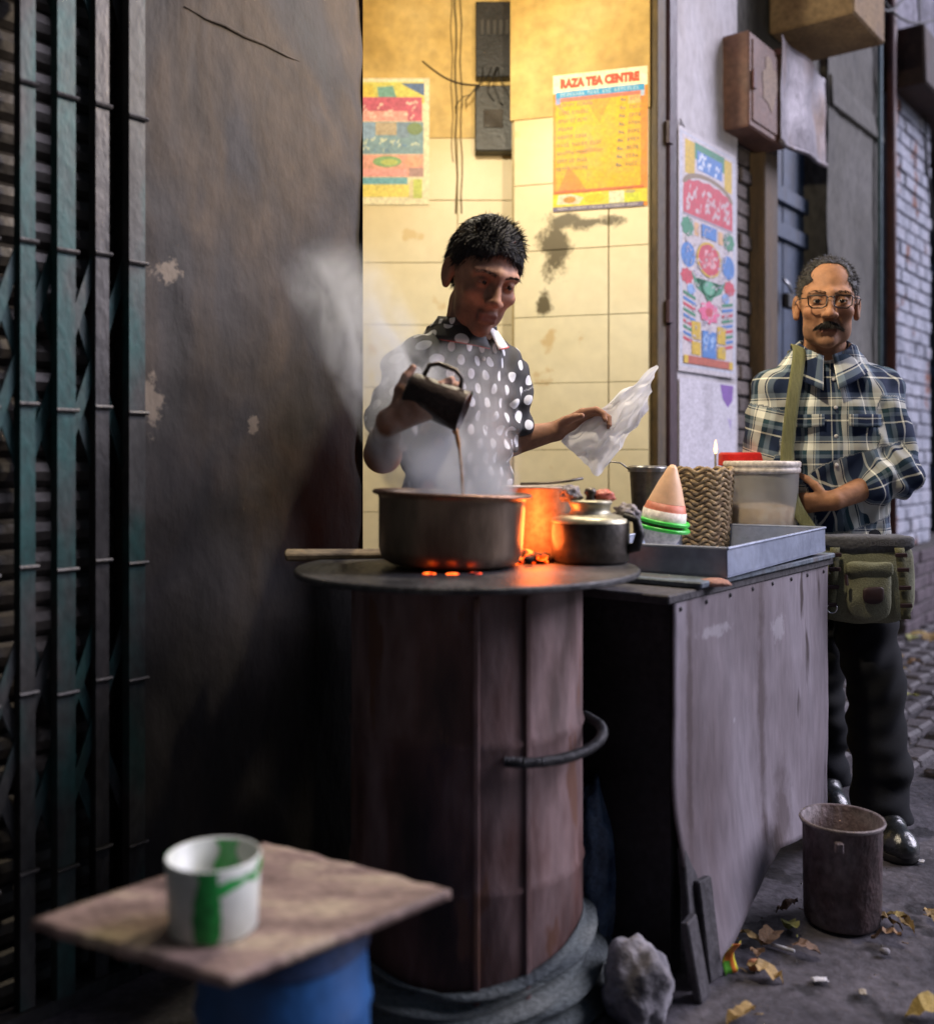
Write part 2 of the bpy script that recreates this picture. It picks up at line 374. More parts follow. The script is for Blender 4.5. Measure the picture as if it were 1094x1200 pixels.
# worn paving setts along the foot of the facade
random.seed(3)
sett = []
for k in range(6):
    bm = bmesh.new(); bmesh.ops.create_cube(bm, size=1)
    for v in bm.verts:
        sc = 0.80 if v.co.z > 0 else 1.0
        v.co = Vector((v.co.x*0.17*sc+random.uniform(-.014,.014), v.co.y*0.105*sc+random.uniform(-.01,.01), v.co.z*0.05))
    bmesh.ops.bevel(bm, geom=list(bm.edges), offset=0.01, segments=1, affect='EDGES')
    me = bpy.data.meshes.new('paving_sett'); bm.to_mesh(me); bm.free(); me.materials.append(m_stone); sett.append(me)
cnt = 0
for r_ in range(11):
    for c_ in range(22):
        s = 1.75+c_*0.186+(r_ % 2)*0.09+random.uniform(-.012,.012); yin = -0.16-r_*0.117
        if s > 5.6: continue
        p = fw(s, yin, random.uniform(-0.012, 0.004))
        px = CX+FPX*p.x/p.y
        if px < 955: continue
        o = bpy.data.objects.new('paving_sett', random.choice(sett)); COL.objects.link(o); o.parent = ground
        o.location = p; o.rotation_euler = (random.uniform(-.05,.05), random.uniform(-.05,.05), ANG+random.uniform(-.08,.08)); cnt += 1

# ================================================================== left: shutter, folding gate, sooty wall
SG = fs(163)                                           # where gate meets wall
w = thing('plaster_wall', 'dark soot-stained plaster wall with shade painted at its foot between the folding gate and the lit shop', 'wall', F0, ANG)
def wallfn(u, v):
    x = SG+0.006+(0-SG-0.006)*u; z = 3.5*v
    y = 0.012*N3(x*3, z*2.1, 4)+0.005*N3(x*11, z*8, 1)
    if u > 0.97: y += 0.012*N3(z*9, 0.3, 5)+0.006
    return (x, y, z)
b = MB(); b.grid(wallfn, 46, 150)
b.box(SG+0.006, -0.002, 0.04, 0.24, 0, 3.5); b.poly([(0,0.0,0),(0,0.24,0),(0,0.24,3.5),(0,0.0,3.5)]); b.poly([(SG+0.006,0.0,0),(SG+0.006,0.0,3.5),(SG+0.006,0.24,3.5),(SG+0.006,0.24,0)])
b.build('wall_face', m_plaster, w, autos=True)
def blotch(cx, cz, rx, rz, seed, n=22, y=-0.016):
    rnd = random.Random(seed); pts = []
    for k in range(n):
        q = 2*math.pi*k/n; rr = 0.65+0.5*rnd.random()
        pts.append((cx+rx*rr*math.cos(q), y, cz+rz*rr*math.sin(q)))
    return pts
for i, (px, py, rx, rz) in enumerate([]):
    s = fs(px); z = fz(py, s); q = MB(); pts = blotch(s, z, rx, rz, i); q.poly(pts); q.poly([(p[0], p[1]+0.02, p[2]) for p in pts][::-1])
    for k in range(len(pts)):
        a, c = pts[k], pts[(k+1) % len(pts)]; q.poly([a, (a[0], a[1]+.02, a[2]), (c[0], c[1]+.02, c[2]), c])
    q.build('plaster_chip', m_patch if i < 2 else m_mortar, w)
# diagonal groove with a ledge high up on the wall
q = MB(); q.tube([(fs(px_),-.003,fz(py_,fs(px_))) for px_, py_ in ((215,8),(240,22),(262,30),(285,43),(308,52),(335,66),(350,72))], [0.001,0.003,0.004,0.005,0.004,0.003,.001], 8); q.build('mortar_ridge', m_plaster, w, smooth=True)
upper = MB(); upper.box(SG-2.6, -0.02, 0.02, 0.3, 3.5, 6.5); tag(upper.build('upper_wall', m_grey, None), 'grey upper wall above the gate and the sooty plaster wall', 'wall'); o = bpy.data.objects['upper_wall']; o.location = F0; o.rotation_euler = (0,0,ANG)

gt = thing('folding_gate', 'teal and grey collapsible steel gate with scissor lattice', 'gate', F0, ANG)
ups = []
k = 0; x = SG-0.012
while x > SG-1.9:
    ups.append(x); x -= 0.088 if k % 2 else 0.070; k += 1
for k, x in enumerate(ups):
    wd = 0.019 if k % 2 == 0 else 0.015
    y0 = -0.012 if k % 2 == 0 else 0.004
    b = MB(); b.box(x-wd, x+wd, y0, y0+0.004, 0.03, 2.9)
    b.box(x-wd, x-wd+0.004, y0+0.004, y0+0.024, 0.03, 2.9); b.box(x+wd-0.004, x+wd, y0+0.004, y0+0.024, 0.03, 2.9)
    up = b.build('upright', m_gate2 if k % 3 == 1 else m_gate, gt)
    if k < 9:
        for zz in (0.28, 0.62, 0.86, 1.17, 1.48, 1.78, 2.1, 2.5):
            c = MB(); c.tube([(x-wd-.004, y0-0.004, zz+(k % 2)*.01), (x+wd+.004, y0-0.004, zz+(k % 2)*.01)], 0.0045, 6)
            c.build('rivet_band', m_gate2, up)
for tier, (z0, z1) in enumerate([(0.33,0.75),(1.05,1.50),(1.95,2.4)]):
    for k in range(0, min(len(ups)-2, 14)):
        xa, xb = ups[k], ups[k+2]
        for sgn in (0, 1):
            a = (xa, 0.016+0.006*sgn, z0 if sgn else z1); c_ = (xb, 0.016+0.006*sgn, z1 if sgn else z0)
            d = Vector(c_)-Vector(a); nrm = Vector((-d.z, 0, d.x)).normalized()*0.011
            A, Bq = Vector(a), Vector(c_); q = MB()
            f1 = [A+nrm, Bq+nrm, Bq-nrm, A-nrm]; f2 = [p+Vector((0,0.004,0)) for p in f1]
            q.poly(f1); q.poly(f2[::-1])
            for i in range(4): q.poly([f1[i], f2[i], f2[(i+1) % 4], f1[(i+1) % 4]])
            q.build('lattice_slat', m_gate, gt)
b = MB(); b.box(SG-1.95, SG, -0.005, 0.03, 2.9, 2.96); b.build('top_rail', m_gate2, gt)
b = MB(); b.box(SG-1.95, SG, -0.004, 0.03, 0.0, 0.028); b.build('bottom_rail', m_gate2, gt)
sh = thing('rolling_shutter', 'ribbed metal rolling shutter closed behind the folding gate', 'shutter', F0, ANG)
me = MB(); prof = [(0,0),(-0.012,0.012),(-0.016,0.03),(-0.012,0.048),(0,0.058)]
for i in range(len(prof)-1):
    (y0, z0), (y1, z1) = prof[i], prof[i+1]; me.poly([(SG-1.95,y0,z0),(SG-0.002,y0,z0),(SG-0.002,y1,z1),(SG-1.95,y1,z1)])
sm = me.mesh('slat', (m_shut,), False)
for k in range(50):
    o = bpy.data.objects.new('slat', sm); COL.objects.link(o); o.parent = sh; o.location = (0, 0.10, k*0.06)
b = MB(); b.box(SG-1.98, SG+0.0, 0.115, 0.16, 0, 3.0); b.build('backing_sheet', m_dark, sh)
b = MB(); b.box(SG-1.98, SG, -0.02, 0.14, 2.97, 3.49); tag(b.build('shutter_hood', m_grey, None), 'grey boxed hood above the rolling shutter', 'hood'); o = bpy.data.objects['shutter_hood']; o.location = F0; o.rotation_euler = (0,0,ANG)

# ================================================================== the lit shop
YA = 4.35
stains = [(0.345,1.935,.052,.10),(0.36,1.86,.03,.07),(0.315,1.70,.03,.045),(0.47,1.945,.10,.03)]
m_tileB = m_tile.copy(); m_tileB.name = 'glazed_tile_sooted'
stain_or_shade(m_tileB, [(at(660,262,4.08).x, at(660,262,4.08).z, .06, .03), (at(648,290,4.08).x, at(648,290,4.08).z, .05, .105), (at(690,265,4.08).x, at(690,265,4.08).z, .11, .022), (at(638,355,4.08).x, at(638,355,4.08).z, .026, .05), (at(766,190,4.02).x, at(766,190,4.02).z, .02, .20)], (0.05,0.035,0.01), nscale=13, namp=1.0, soft=0.3, k=0.9)
wallA = thing('tiled_back_wall', 'cream tiled back wall of the shop with the pink and blue poster', 'wall', (-1.25, YA, 0))
EB = fw(fs(768)+.012, .03); pB = Vector((0.192, 4.12, 0)); dB = (Vector((EB.x,EB.y,0))-pB); LBw = dB.length; dB.normalize(); aB = math.atan2(dB.y, dB.x)
wallB = thing('tiled_side_wall', 'bright cream tiled wall carrying the yellow menu poster', 'wall', pB, rz=aB)
def tile_mesh(wd, hg, mat):
    bm = bmesh.new(); bmesh.ops.create_cube(bm, size=1)
    for v in bm.verts: v.co = Vector((v.co.x*(wd-.0025), v.co.y*0.008, v.co.z*(hg-.0025)))
    bmesh.ops.bevel(bm, geom=list(bm.edges), offset=0.0013, segments=1, affect='EDGES')
    me = bpy.data.meshes.new('tile'); bm.to_mesh(me); bm.free(); me.materials.append(mat); return me
TH = 0.264
tA, tB, tB2 = tile_mesh(0.44, TH, m_tile), tile_mesh(0.38, TH, m_tileB), tile_mesh(LBw-.385, TH, m_tileB)
z0 = at(0,163,YA).z-8*TH
for r_ in range(8):
    for c_ in range(4):
        o = bpy.data.objects.new('tile', tA); COL.objects.link(o); o.parent = wallA
        o.location = (-0.0+0.11+0.44*c_+0.0, -0.012+random.uniform(-.0008,.0008), z0+TH*(r_+.5)); o.rotation_euler = (random.uniform(-.003,.003), 0, random.uniform(-.003,.003))
z0B = at(0,141,4.1).z-8*TH
for r_ in range(8):
    for c_ in range(2):
        o = bpy.data.objects.new('tile', tB2 if c_ else tB); COL.objects.link(o); o.parent = wallB
        o.location = (.19 if c_ == 0 else .382+(LBw-.385)/2, -0.012+random.uniform(-.0008,.0008), z0B+TH*(r_+.5)); o.rotation_euler = (random.uniform(-.003,.003), 0, random.uniform(-.003,.003))
b = MB(); b.box(-0.6, 1.47, 0, 0.15, 0, z0+8*TH); b.build('tile_bed', m_grout, wallA)
b = MB(); b.box(-0.6, 1.47, -0.016, 0.15, z0+8*TH+.001, 3.25); b.build('painted_upper', m_ochre, wallA)
b = MB(); b.box(-0.012, LBw, 0, 0.23, 0, z0B+8*TH); b.build('tile_bed', m_grout, wallB)
b = MB(); b.box(-0.014, LBw, -0.016, 0.23, z0B+8*TH+.001, 3.25); b.build('painted_upper', m_ochre, wallB)
fl = MB(); P = [fw(SG-.2,.24), fw(0.02,.24), fw(fs(778)+.1,.1), Vector((1.0,4.5,0)), Vector((-1.9,4.5,0))]
fl.poly([(p.x,p.y,0.012) for p in P]); tag(fl.build('shop_floor', m_dark), 'dark floor inside the shop', kind='structure')
cl = MB(); cl.poly([(p.x,p.y,3.2) for p in P[::-1]]); cl.poly([(p.x,p.y,3.35) for p in P]); tag(cl.build('shop_ceiling', m_ochre), 'yellowed shop ceiling', kind='structure')
b = MB(); b.box(SG-0.2, SG+0.0, 0.245, 2.4, 0, 3.25); o = b.build('partition_wall', m_ochre); tag(o, 'yellowed inner partition wall beside the shutter', 'wall'); o.location = F0; o.rotation_euler = (0,0,ANG)
b = MB(); b.box(0.0, fs(780)+0.05, 0.02, 0.2, 3.0, 6.5); o = b.build('shop_lintel', m_grey); tag(o, 'grey wall over the shop opening', 'wall'); o.location = F0; o.rotation_euler = (0,0,ANG)

# electrics on the back wall
def P_at(px, py, Y): return at(px, py, Y)
e = thing('switch_board', 'black upper switch board trailing loose wires near the shop ceiling', 'switch board', at(580,95,YA-.03))
a0, a1 = at(557,95,YA)-at(580,95,YA), at(602,8,YA)-at(580,95,YA)
b = MB(); b.box(a0.x, a1.x, -0.05, 0.012, 0, a1.z, bev=0.004); b.build('case', m_black, e)
for k in range(5):
    xx = a0.x+0.02+0.026*k; b = MB(); b.box(xx, xx+.016, -0.057, -0.05, a1.z*.55, a1.z*.75, bev=0.002); b.build('switch', flat('switch_grey%d' % k, (0.05,0.045,0.04)), e)
for k in range(5):
    rnd = random.Random(k); pts = []
    p0 = Vector((a0.x+.03+.02*k, -.05, .04)); p1 = Vector((a0.x-.1+.07*k+rnd.uniform(-.03,.03), -.03, -.16+rnd.uniform(-.03,.05)))
    for t in range(9):
        u = t/8; p = p0.lerp(p1, u); p.y -= 0.05*math.sin(math.pi*u); p.z -= 0.05*math.sin(math.pi*u)*rnd.uniform(.5,1); p.x += .02*math.sin(6*u+k); pts.append(p)
    q = MB(); q.tube(pts, 0.0022, 6); q.build('loose_wire', m_wire, e, smooth=True)
e = thing('meter_case', 'plain dark meter case under the switch board in the shop corner', 'meter', at(580,182,YA-.03))
b = MB(); h2 = (at(0,106,YA)-at(0,182,YA)).z; b.box(a0.x-.003, a1.x-.004, -0.06, 0.012, 0, h2, bev=0.006); b.build('case', M('meter_grey', [(0.02,0.018,0.014),(0.04,0.035,0.028)], scale=8, rough=.5), e)
b = MB(); b.box(-.05, .03, -0.066, -0.058, h2*.35, h2*.62, bev=0.002); b.build('dial_window', flat('dial', (0.05,0.04,0.03), 0.2), e)
for i, (px, rr) in enumerate([(533,.0045),(539,.0035),(528,.0025)]):
    q = MB(); p0, p1 = at(px,-60,YA-.02), at(px+2,250 if i < 2 else 190,YA-.02)
    q.tube([p0.lerp(p1, t/14)+Vector((.004*math.sin(t*1.7+i),0,0)) for t in range(15)], rr, 6)
    o = q.build('wall_cable', M('cable_brown%d' % i, [(0.09,0.06,0.02),(0.16,0.11,0.04)], scale=20), None, smooth=True); tag(o, ['thick brown cable running down the tiled back wall', 'thin brown cable beside the thick one on the back wall', 'short hair-thin cable on the back wall left of the others'][i], 'cable')
q = MB(); p0, p1 = at(495,72,YA-.02), at(560,100,YA-.025)
q.tube([p0.lerp(p1, t/10)+Vector((0,-.004,-.03*math.sin(math.pi*t/10))) for t in range(11)], .003, 6); tag(q.build('slack_cable', m_wire, None, smooth=True), 'slack black cable crossing to the switch board', 'cable')

# lamps: bulbs hung from flex, both above the picture
def bulb(name, label, p, top, watt, colr, rad=0.035):
    t = thing(name, label, 'lamp', p)
    b = MB(); pr = [(0.002,-0.04),(0.02,-0.036),(0.032,-0.018),(0.034,0.0),(0.026,0.022),(0.014,0.04),(0.013,0.05)]; b.lathe(pr, 20); b.build('glass_bulb', emit(name+'_glow', colr, 6), t, smooth=True)
    b = MB(); b.lathe([(0.016,0.048),(0.018,0.05),(0.018,0.085),(0.006,0.095),(0.001,0.096)], 16); b.build('holder', m_black, t, smooth=True)
    b = MB(); b.tube([(0,0,0.09),(0,0,top-p[2])], 0.003, 6); b.build('flex', m_wire, t)
    ld = bpy.data.lights.new(name+'_light', 'POINT'); ld.energy = watt; ld.color = colr; ld.shadow_soft_size = rad
    lo = bpy.data.objects.new('bulb_light', ld); COL.objects.link(lo); lo.parent = t; lo.location = (0,0,-0.075)
    return t
bulb('hanging_bulb', 'bare bulb hanging from the shop ceiling', (0.0, 3.22, 2.64), 3.2, 31, (1.0,0.90,0.68))
bulb('street_side_bulb', 'bare bulb hung from the lintel over the counter', tuple(fw(0.20, -0.76, 2.40)), 3.06, 44, (1.0,0.84,0.62))
b = MB(); b.box(0.18, 0.22, -0.78, 0.02, 3.05, 3.09); o = b.build('lamp_bracket', m_jamb); tag(o, 'iron bracket on the lintel carrying a bulb', 'bracket'); o.location = F0; o.rotation_euler = (0,0,ANG)

# ================================================================== right side of the facade
def fobj(name, mat, label, cat=None, kind=None):
    def fin(b, **k):
        o = b.build(name, mat, None, **k); o.location = F0; o.rotation_euler = (0,0,ANG); WM[o.name] = Matrix.Translation(F0) @ Matrix.Rotation(ANG, 4, 'Z'); return tag(o, label, cat, kind=kind)
    return fin
sJ0, sJ1 = fs(770), fs(791)
jb = thing('door_post', 'dark reddish post at the right edge of the lit shop', 'door post', fw(sJ0,0), ANG)
wJ = sJ1-sJ0
b = MB(); b.box(0.0, wJ*.50, 0.0, 0.03, 0, 3.0, bev=0.004); b.build('inner_post', M('sooted_post', [(0.03,0.018,0.008),(0.10,0.065,0.02)], scale=6, stretch=(1,1,.4), rough=.6), jb)
b = MB(); b.box(wJ*.52, wJ-.003, -0.012, 0.03, 0, 3.0, bev=0.004); b.build('outer_post', m_jamb, jb)
for zz in (0.9, 1.6, 2.3):
    b = MB(); b.box(wJ*.40, wJ*.62, -0.020, -0.002, zz, zz+.09, bev=0.002); b.build('hinge', m_jamb, jb)
sP1 = fs(862)
pil = thing('white_pillar', 'whitewashed pillar with the tall flower poster', 'pillar', F0, ANG)
def pf(u, v):
    x = sJ1+(sP1-sJ1)*u; z = 3.9*v; return (x, 0.007*N3(x*4, z*3, 9)+0.003*N3(x*14, z*11, 2)-0.004, z)
b = MB(); b.grid(pf, 20, 120); b.box(sJ1+.002, sP1-.001, 0.015, 0.35, 0, 3.9); b.build('pillar_face', m_white, pil, autos=True)
b = MB(); b.poly([(sP1,0,0),(sP1,.35,0),(sP1,.35,3.9),(sP1,0,3.9)]); b.build('pillar_side', m_white, pil)
for k in range(3):
    zz = fz(152+k*6, fs(815)); q = MB(); q.tube([(sJ1+.02+.03*t, -0.010, zz-.02*t+.01*math.sin(3*t+k)) for t in range(12)], .0022, 5); q.build('crack', m_mortar, pil)
m_wood2 = m_brown
# brick reveal
def brick_mesh(wd, dp, hg, mat, seed):
    rnd = random.Random(seed); bm = bmesh.new(); bmesh.ops.create_cube(bm, size=1)
    for v in bm.verts: v.co = Vector((v.co.x*wd+rnd.uniform(-.004,.004), v.co.y*dp+rnd.uniform(-.004,.004), v.co.z*hg+rnd.uniform(-.003,.003)))
    bmesh.ops.bevel(bm, geom=list(bm.edges), offset=0.006, segments=1, affect='EDGES')
    me = bpy.data.meshes.new('brick'); bm.to_mesh(me); bm.free(); me.materials.append(mat); return me
def brick_wall(name, label, s0, s1, y0, z0, z1, bw, bh, mb, mm, depth=0.25, proud=0.012, lab_cat='wall', skip=0.0, seed=1):
    t = thing(name, label, lab_cat, F0, ANG)
    b = MB(); b.box(s0, s1, y0+proud, y0+depth, z0, z1); b.build('mortar_bed', mm, t)
    meshes = [brick_mesh(bw-.012, 0.06, bh-.011, mb, seed*10+i) for i in range(4)]
    half = [brick_mesh(bw/2-.012, 0.06, bh-.011, mb, seed*10+5+i) for i in range(2)]
    rnd = random.Random(seed); n = int((z1-z0)/bh)
    for r_ in range(n):
        x = s0+.004; off = (r_ % 2)
        first = True
        while x < s1-.02:
            wd = bw/2 if (first and off) else bw
            ms = half if (first and off) else meshes
            if x+wd > s1+.01:
                wd = s1-x-.002
                if wd < bw*.3: break
                ms = half; 
                sc = wd/(bw/2)
            else: sc = 1.0
            first = False
            if rnd.random() > skip:
                o = bpy.data.objects.new('brick', rnd.choice(ms)); COL.objects.link(o); o.parent = t
                o.location = (x+wd/2, y0+0.03+rnd.uniform(-.006,.006), z0+bh*(r_+.5)); o.scale = (sc,1,1); o.rotation_euler = (rnd.uniform(-.01,.01), rnd.uniform(-.012,.012), rnd.uniform(-.02,.02))
            x += wd
    return t
sB1 = fs(889)
brick_wall('brick_reveal', 'grey brown brick strip between the white pillar and the wooden door frame', sP1+.003, sB1, 0.03, 0, 2.62, 0.2, 0.075, m_brick, m_mortar, seed=2)
b = MB(); b.box(sP1+.003, sB1, 0.02, 0.28, 2.63, 3.9); fobj('wall_over_brick', m_grey, 'grey wall above the brick strip behind the rusty box', 'wall')(b)
# door
sD0, sD1 = fs(888), fs(968, .1)
dr = thing('wooden_door', 'dark blue door with a padlocked hasp behind the man', 'door', F0, ANG)
zD = fz(172, fs(930,.12), .12)+.25
b = MB(); b.box(sD0+.005, fs(904), -0.03, 0.14, 0, zD, bev=.006); b.build('frame_post', m_brown, dr)
b = MB(); b.box(fs(904)+.002, fs(908), 0.02, 0.14, 0, zD); b.build('frame_stop', m_pipe, dr)
x0 = fs(908)+.004; npl = 5
for k in range(npl):
    xa = x0+(sD1-x0)*k/npl; xb = x0+(sD1-x0)*(k+1)/npl-.005
    b = MB(); b.box(xa, xb, 0.12+random.uniform(-.004,.004), 0.15, 0, zD, bev=.003); b.build('plank', m_bluedoor, dr)
for zz in (.45, fz(262, x0+.2, .1), fz(230, x0+.45, .1)):
    b = MB(); b.box(x0+.02, sD1-.02, 0.095, 0.125, zz-.05, zz+.03, bev=.004); b.build('ledge', m_bluedoor, dr)
zz = fz(335, fs(917,.1), .1)
b = MB(); b.tube([(fs(913,.1), .085, zz+.03),(fs(917,.1),.07,zz),(fs(924,.1),.085,zz-.03)], .008, 8); hasp = b.build('hasp', flat('bright_steel', (.5,.5,.5), .3, .9), dr, smooth=True)
b = MB(); b.box(fs(912,.1), fs(921,.1), .05, .09, zz-.12, zz-.045, bev=.008); b.build('padlock', m_black, hasp)
# tin sheet over the door, box, overhang
tn = thing('tin_sheet', 'purple grey tin sheet hung over the blue door', 'sheet metal', F0, ANG)
yt = -0.14; sa, sb = fs(915, yt), fs(968, yt)
za0, za1, zb0, zb1 = fz(168,sa,yt), fz(40,sa,yt), fz(196,sb,yt), fz(92,sb,yt)
def tf(u, v):
    s = sa+(sb-sa)*u; z = (za0+(zb0-za0)*u)*(1-v)+(za1+(zb1-za1)*u)*v
    return (s, yt+0.012*math.sin(u*9)+0.01*N3(s*6,z*6,2)+0.04*v*0, z)
b = MB(); b.grid(tf, 24, 16); b.build('sheet', m_tin, tn, smooth=True, solid=.004)
b = MB(); b.tube([tf(u/8, 0.02) for u in range(9)], .012, 6); b.build('rolled_edge', m_tin, tn, smooth=True)
for u in (.15, .8):
    b = MB(); p = tf(u, .95); b.box(p[0]-.012, p[0]+.012, yt+.02, .06, p[2]-.03, p[2], bev=.003); b.build('bracket', m_pipe, tn)
bx = thing('meter_box', 'rust brown metal box with a faded patch on the wall above the pillar', 'box', F0, ANG)
def yout(px, s):      # how far out of the facade the pixel column px lies at station s
    k = (px-CX)/FPX; p = F0+FD*s; return (k*p.y-p.x)/(FI.x-k*FI.y)
s0 = fs(846, 0); yb = yout(877, s0); s1 = fs(921, yb); z1, z0 = fz(34, s0, yb), fz(147, s0, yb)
b = MB(); b.box(s0, s1, yb, .02, z0, z1, bev=.008); b.build('case', m_rust, bx)
b = MB(); b.box(s0+.03, s1-.03, yb-.006, yb+.001, z0+.03, z1-.03, bev=.003); lid = b.build('door', m_rust, bx)
q = MB(); q.poly(blotch((s0+s1)/2+.0, (z0+z1)/2+.03, .09, .11, 33, 18, yb-.0085)); q.build('faded_patch', M('faded_label', [(0.2,0.13,0.085),(0.3,0.22,0.15)], scale=9), lid)
b = MB(); b.box(s0+.02, s0+.05, yb-.014, yb-.005, (z0+z1)/2-.04, (z0+z1)/2+.04, bev=.002); b.build('latch', m_pipe, lid)
so0 = fs(905, 0); yo = yout(1000, so0); so1 = fs(1036, yo); zo = fz(14, so0, yo)
b = MB(); b.box(so0, so1, yo, .02, zo, zo+.5, bev=.01); fobj('overhang', m_slab, 'stained concrete overhang above the blue door', 'overhang')(b)
# wall above door + column
b = MB(); b.box(sB1, sD1+.02, 0.03, .3, zD+.002, 4.6); fobj('wall_over_door', m_grey, 'grey wall above the blue door', 'wall')(b)
sC0, sC1 = fs(968), fs(1030)
colm = thing('cement_column', 'grey cement column between the blue door and the red pipe', 'column', F0, ANG)
def cf(u, v):
    x = sC0+(sC1-sC0)*u; z = 4.6*v; return (x, 0.012*N3(x*3, z*2, 7)+0.006*N3(x*10,z*9,3)-.006, z)
b = MB(); b.grid(cf, 20, 110); b.box(sC0+.002, sC1-.001, .02, .3, 0, 4.6); b.build('column_face', m_grey, colm, autos=True)
b = MB(); b.poly([(sC0,0,0),(sC0,0,4.6),(sC0,.3,4.6),(sC0,.3,0)]); b.build('column_side', m_grey, colm)
zc = fz(138, sC0+.3)
b = MB(); b.box(sC0+.01, sC1+.01, -.02, .03, zc, zc+.16, jit=.012, bev=.008); b.build('broken_ledge', m_grey, colm)
sp = fs(1034); q = MB(); q.tube([(sp, -.05, .5),(sp,-.05, 4.6)], .03, 12); tag_o = q.build('drain_pipe', m_pipe, None, smooth=True); tag_o.location = F0; tag_o.rotation_euler = (0,0,ANG); tag(tag_o, 'red brown drain pipe beside the pale brick pier', 'pipe')
sq = fs(1024); q = MB(); q.tube([(sq, -.03, .5),(sq,-.03, 4.6)], .016, 10); o = q.build('water_pipe', M('blue_grey_pipe', [(0.10,0.16,0.19),(0.2,0.28,0.32)], scale=9), None, smooth=True); o.location = F0; o.rotation_euler = (0,0,ANG); tag(o, 'thin pale blue water pipe on the cement column', 'pipe')
b = MB(); b.box(sC1, fs(1040)+.01, .03, .3, 0, 4.6); fobj('pipe_chase', m_grey, 'dark chase wall behind the drain pipe', 'wall')(b)
sW0, sW1 = fs(1040), fs(1083)
zW1 = fz(128, (sW0+sW1)/2)
brick_wall('brick_pier', 'pale blue whitewashed brick pier behind the man', sW0, sW1, -0.04, 0.5, zW1, 0.235, 0.088, m_wbrick, m_wmortar, depth=.34, seed=5, lab_cat='pier')
brick_wall('brick_plinth', 'low dark purple brick plinth at the foot of the pale pier', sC1+.02, sW1+2.2, -0.14, 0.0, 0.495, 0.235, 0.082, m_plinth, m_mortar, depth=.44, seed=8)
b = MB(); b.box(sW0-.02, sW1+2.2, -.22, .3, zW1+.004, zW1+.36, jit=.01, bev=.012); fobj('rusty_beam', M('burnt_beam', [(0.025,0.012,0.01),(0.07,0.04,0.028)], scale=4, rough=.8, bump=.4), 'dark rusty beam on top of the pale brick pier', 'beam')(b)
b = MB(); b.grid(lambda u, v: (sC1+.02+(3.4)*u, -.02+.03*N3(u*14, v*9, 1)+.012*N3(u*40, v*30, 4), zW1+.37+2.4*v), 60, 40); b.box(sC1+.02, sC1+3.4, .04, .3, zW1+.37, zW1+2.7); fobj('flaking_wall', m_upper, 'flaking grey wall high above the rusty beam', 'wall')(b, autos=True)
fd = thing('far_door', 'dark blue plank door in the recess beyond the pale pier', 'door', F0, ANG)
for k in range(6):
    xa = sW1+.01+.2*k; b = MB(); b.box(xa, xa+.194, .24+random.uniform(-.004,.004), .29, .5, zW1, bev=.004); b.build('plank', m_bluedoor, fd)
for zz in (.9, 1.7, 2.5):
    b = MB(); b.box(sW1+.02, sW1+1.19, .215, .243, zz, zz+.09, bev=.004); b.build('ledge', m_bluedoor, fd)
b = MB(); b.box(sW1+1.22, sW1+6, -.1, .3, 0, 6.5); fobj('far_wall', m_grey, 'grey wall farther along the street', 'wall')(b)
for i, (pa, pb_, pc) in enumerate([((1018,-8),(1040,35),(1062,-10)),((1028,-10),(1058,44),(1100,20)),((1075,-10),(1085,240),(1099,300))]):
    yy = -.1 if i < 2 else -.05
    A, B_, C_ = [Vector((fs(p[0], yy), yy, fz(p[1], fs(p[0], yy), yy))) for p in (pa, pb_, pc)]
    pts = [A*(1-t)**2+B_*2*t*(1-t)+C_*t*t for t in [k/14 for k in range(15)]]
    q = MB(); q.tube(pts, .008, 6); o = q.build('street_cable', m_wire, None, smooth=True); o.location = F0; o.rotation_euler = (0,0,ANG)
    tag(o, ['black cable looping under the flaking wall', 'second black cable sagging across the rusty beam', 'black cable hanging down beside the far blue door'][i], 'cable')
# unseen slab added over the gate side, cuts sky light on wall and stove
b = MB(); b.box(SG-2.6, 0.9, -1.0, 0.02, 3.55, 3.7); fobj('added_shade_slab', m_grey, 'unseen grey slab added high above the gate and stove to cut sky light', 'balcony')(b)

# unseen blocks added behind the camera and at the lane end to cut sky light
ob = thing('added_opposite_blocker', 'unseen grey block with shuttered windows, added across the lane to cut sky light', 'building', F0, ANG)
b = MB(); b.box(-9, -1.2, -6.2, -5.2, 0, 7); b.build('wall', m_grey, ob)
for k in range(3):
    for zz in (1.0, 4.2):
        b = MB(); b.box(-8+2.6*k, -6.8+2.6*k, -5.195, -5.15, zz, zz+1.5, bev=.01); b.build('window_shutter', m_bluedoor, ob)
b = MB(); b.box(-9.6, -4.2, -5.1, 0.6, 0, 7); fobj('added_lane_end_blocker', m_grey, 'unseen grey block added beyond the folding gate to cut sky light', 'building')(b)  # added block, keeps sky light from coming in at the lane end
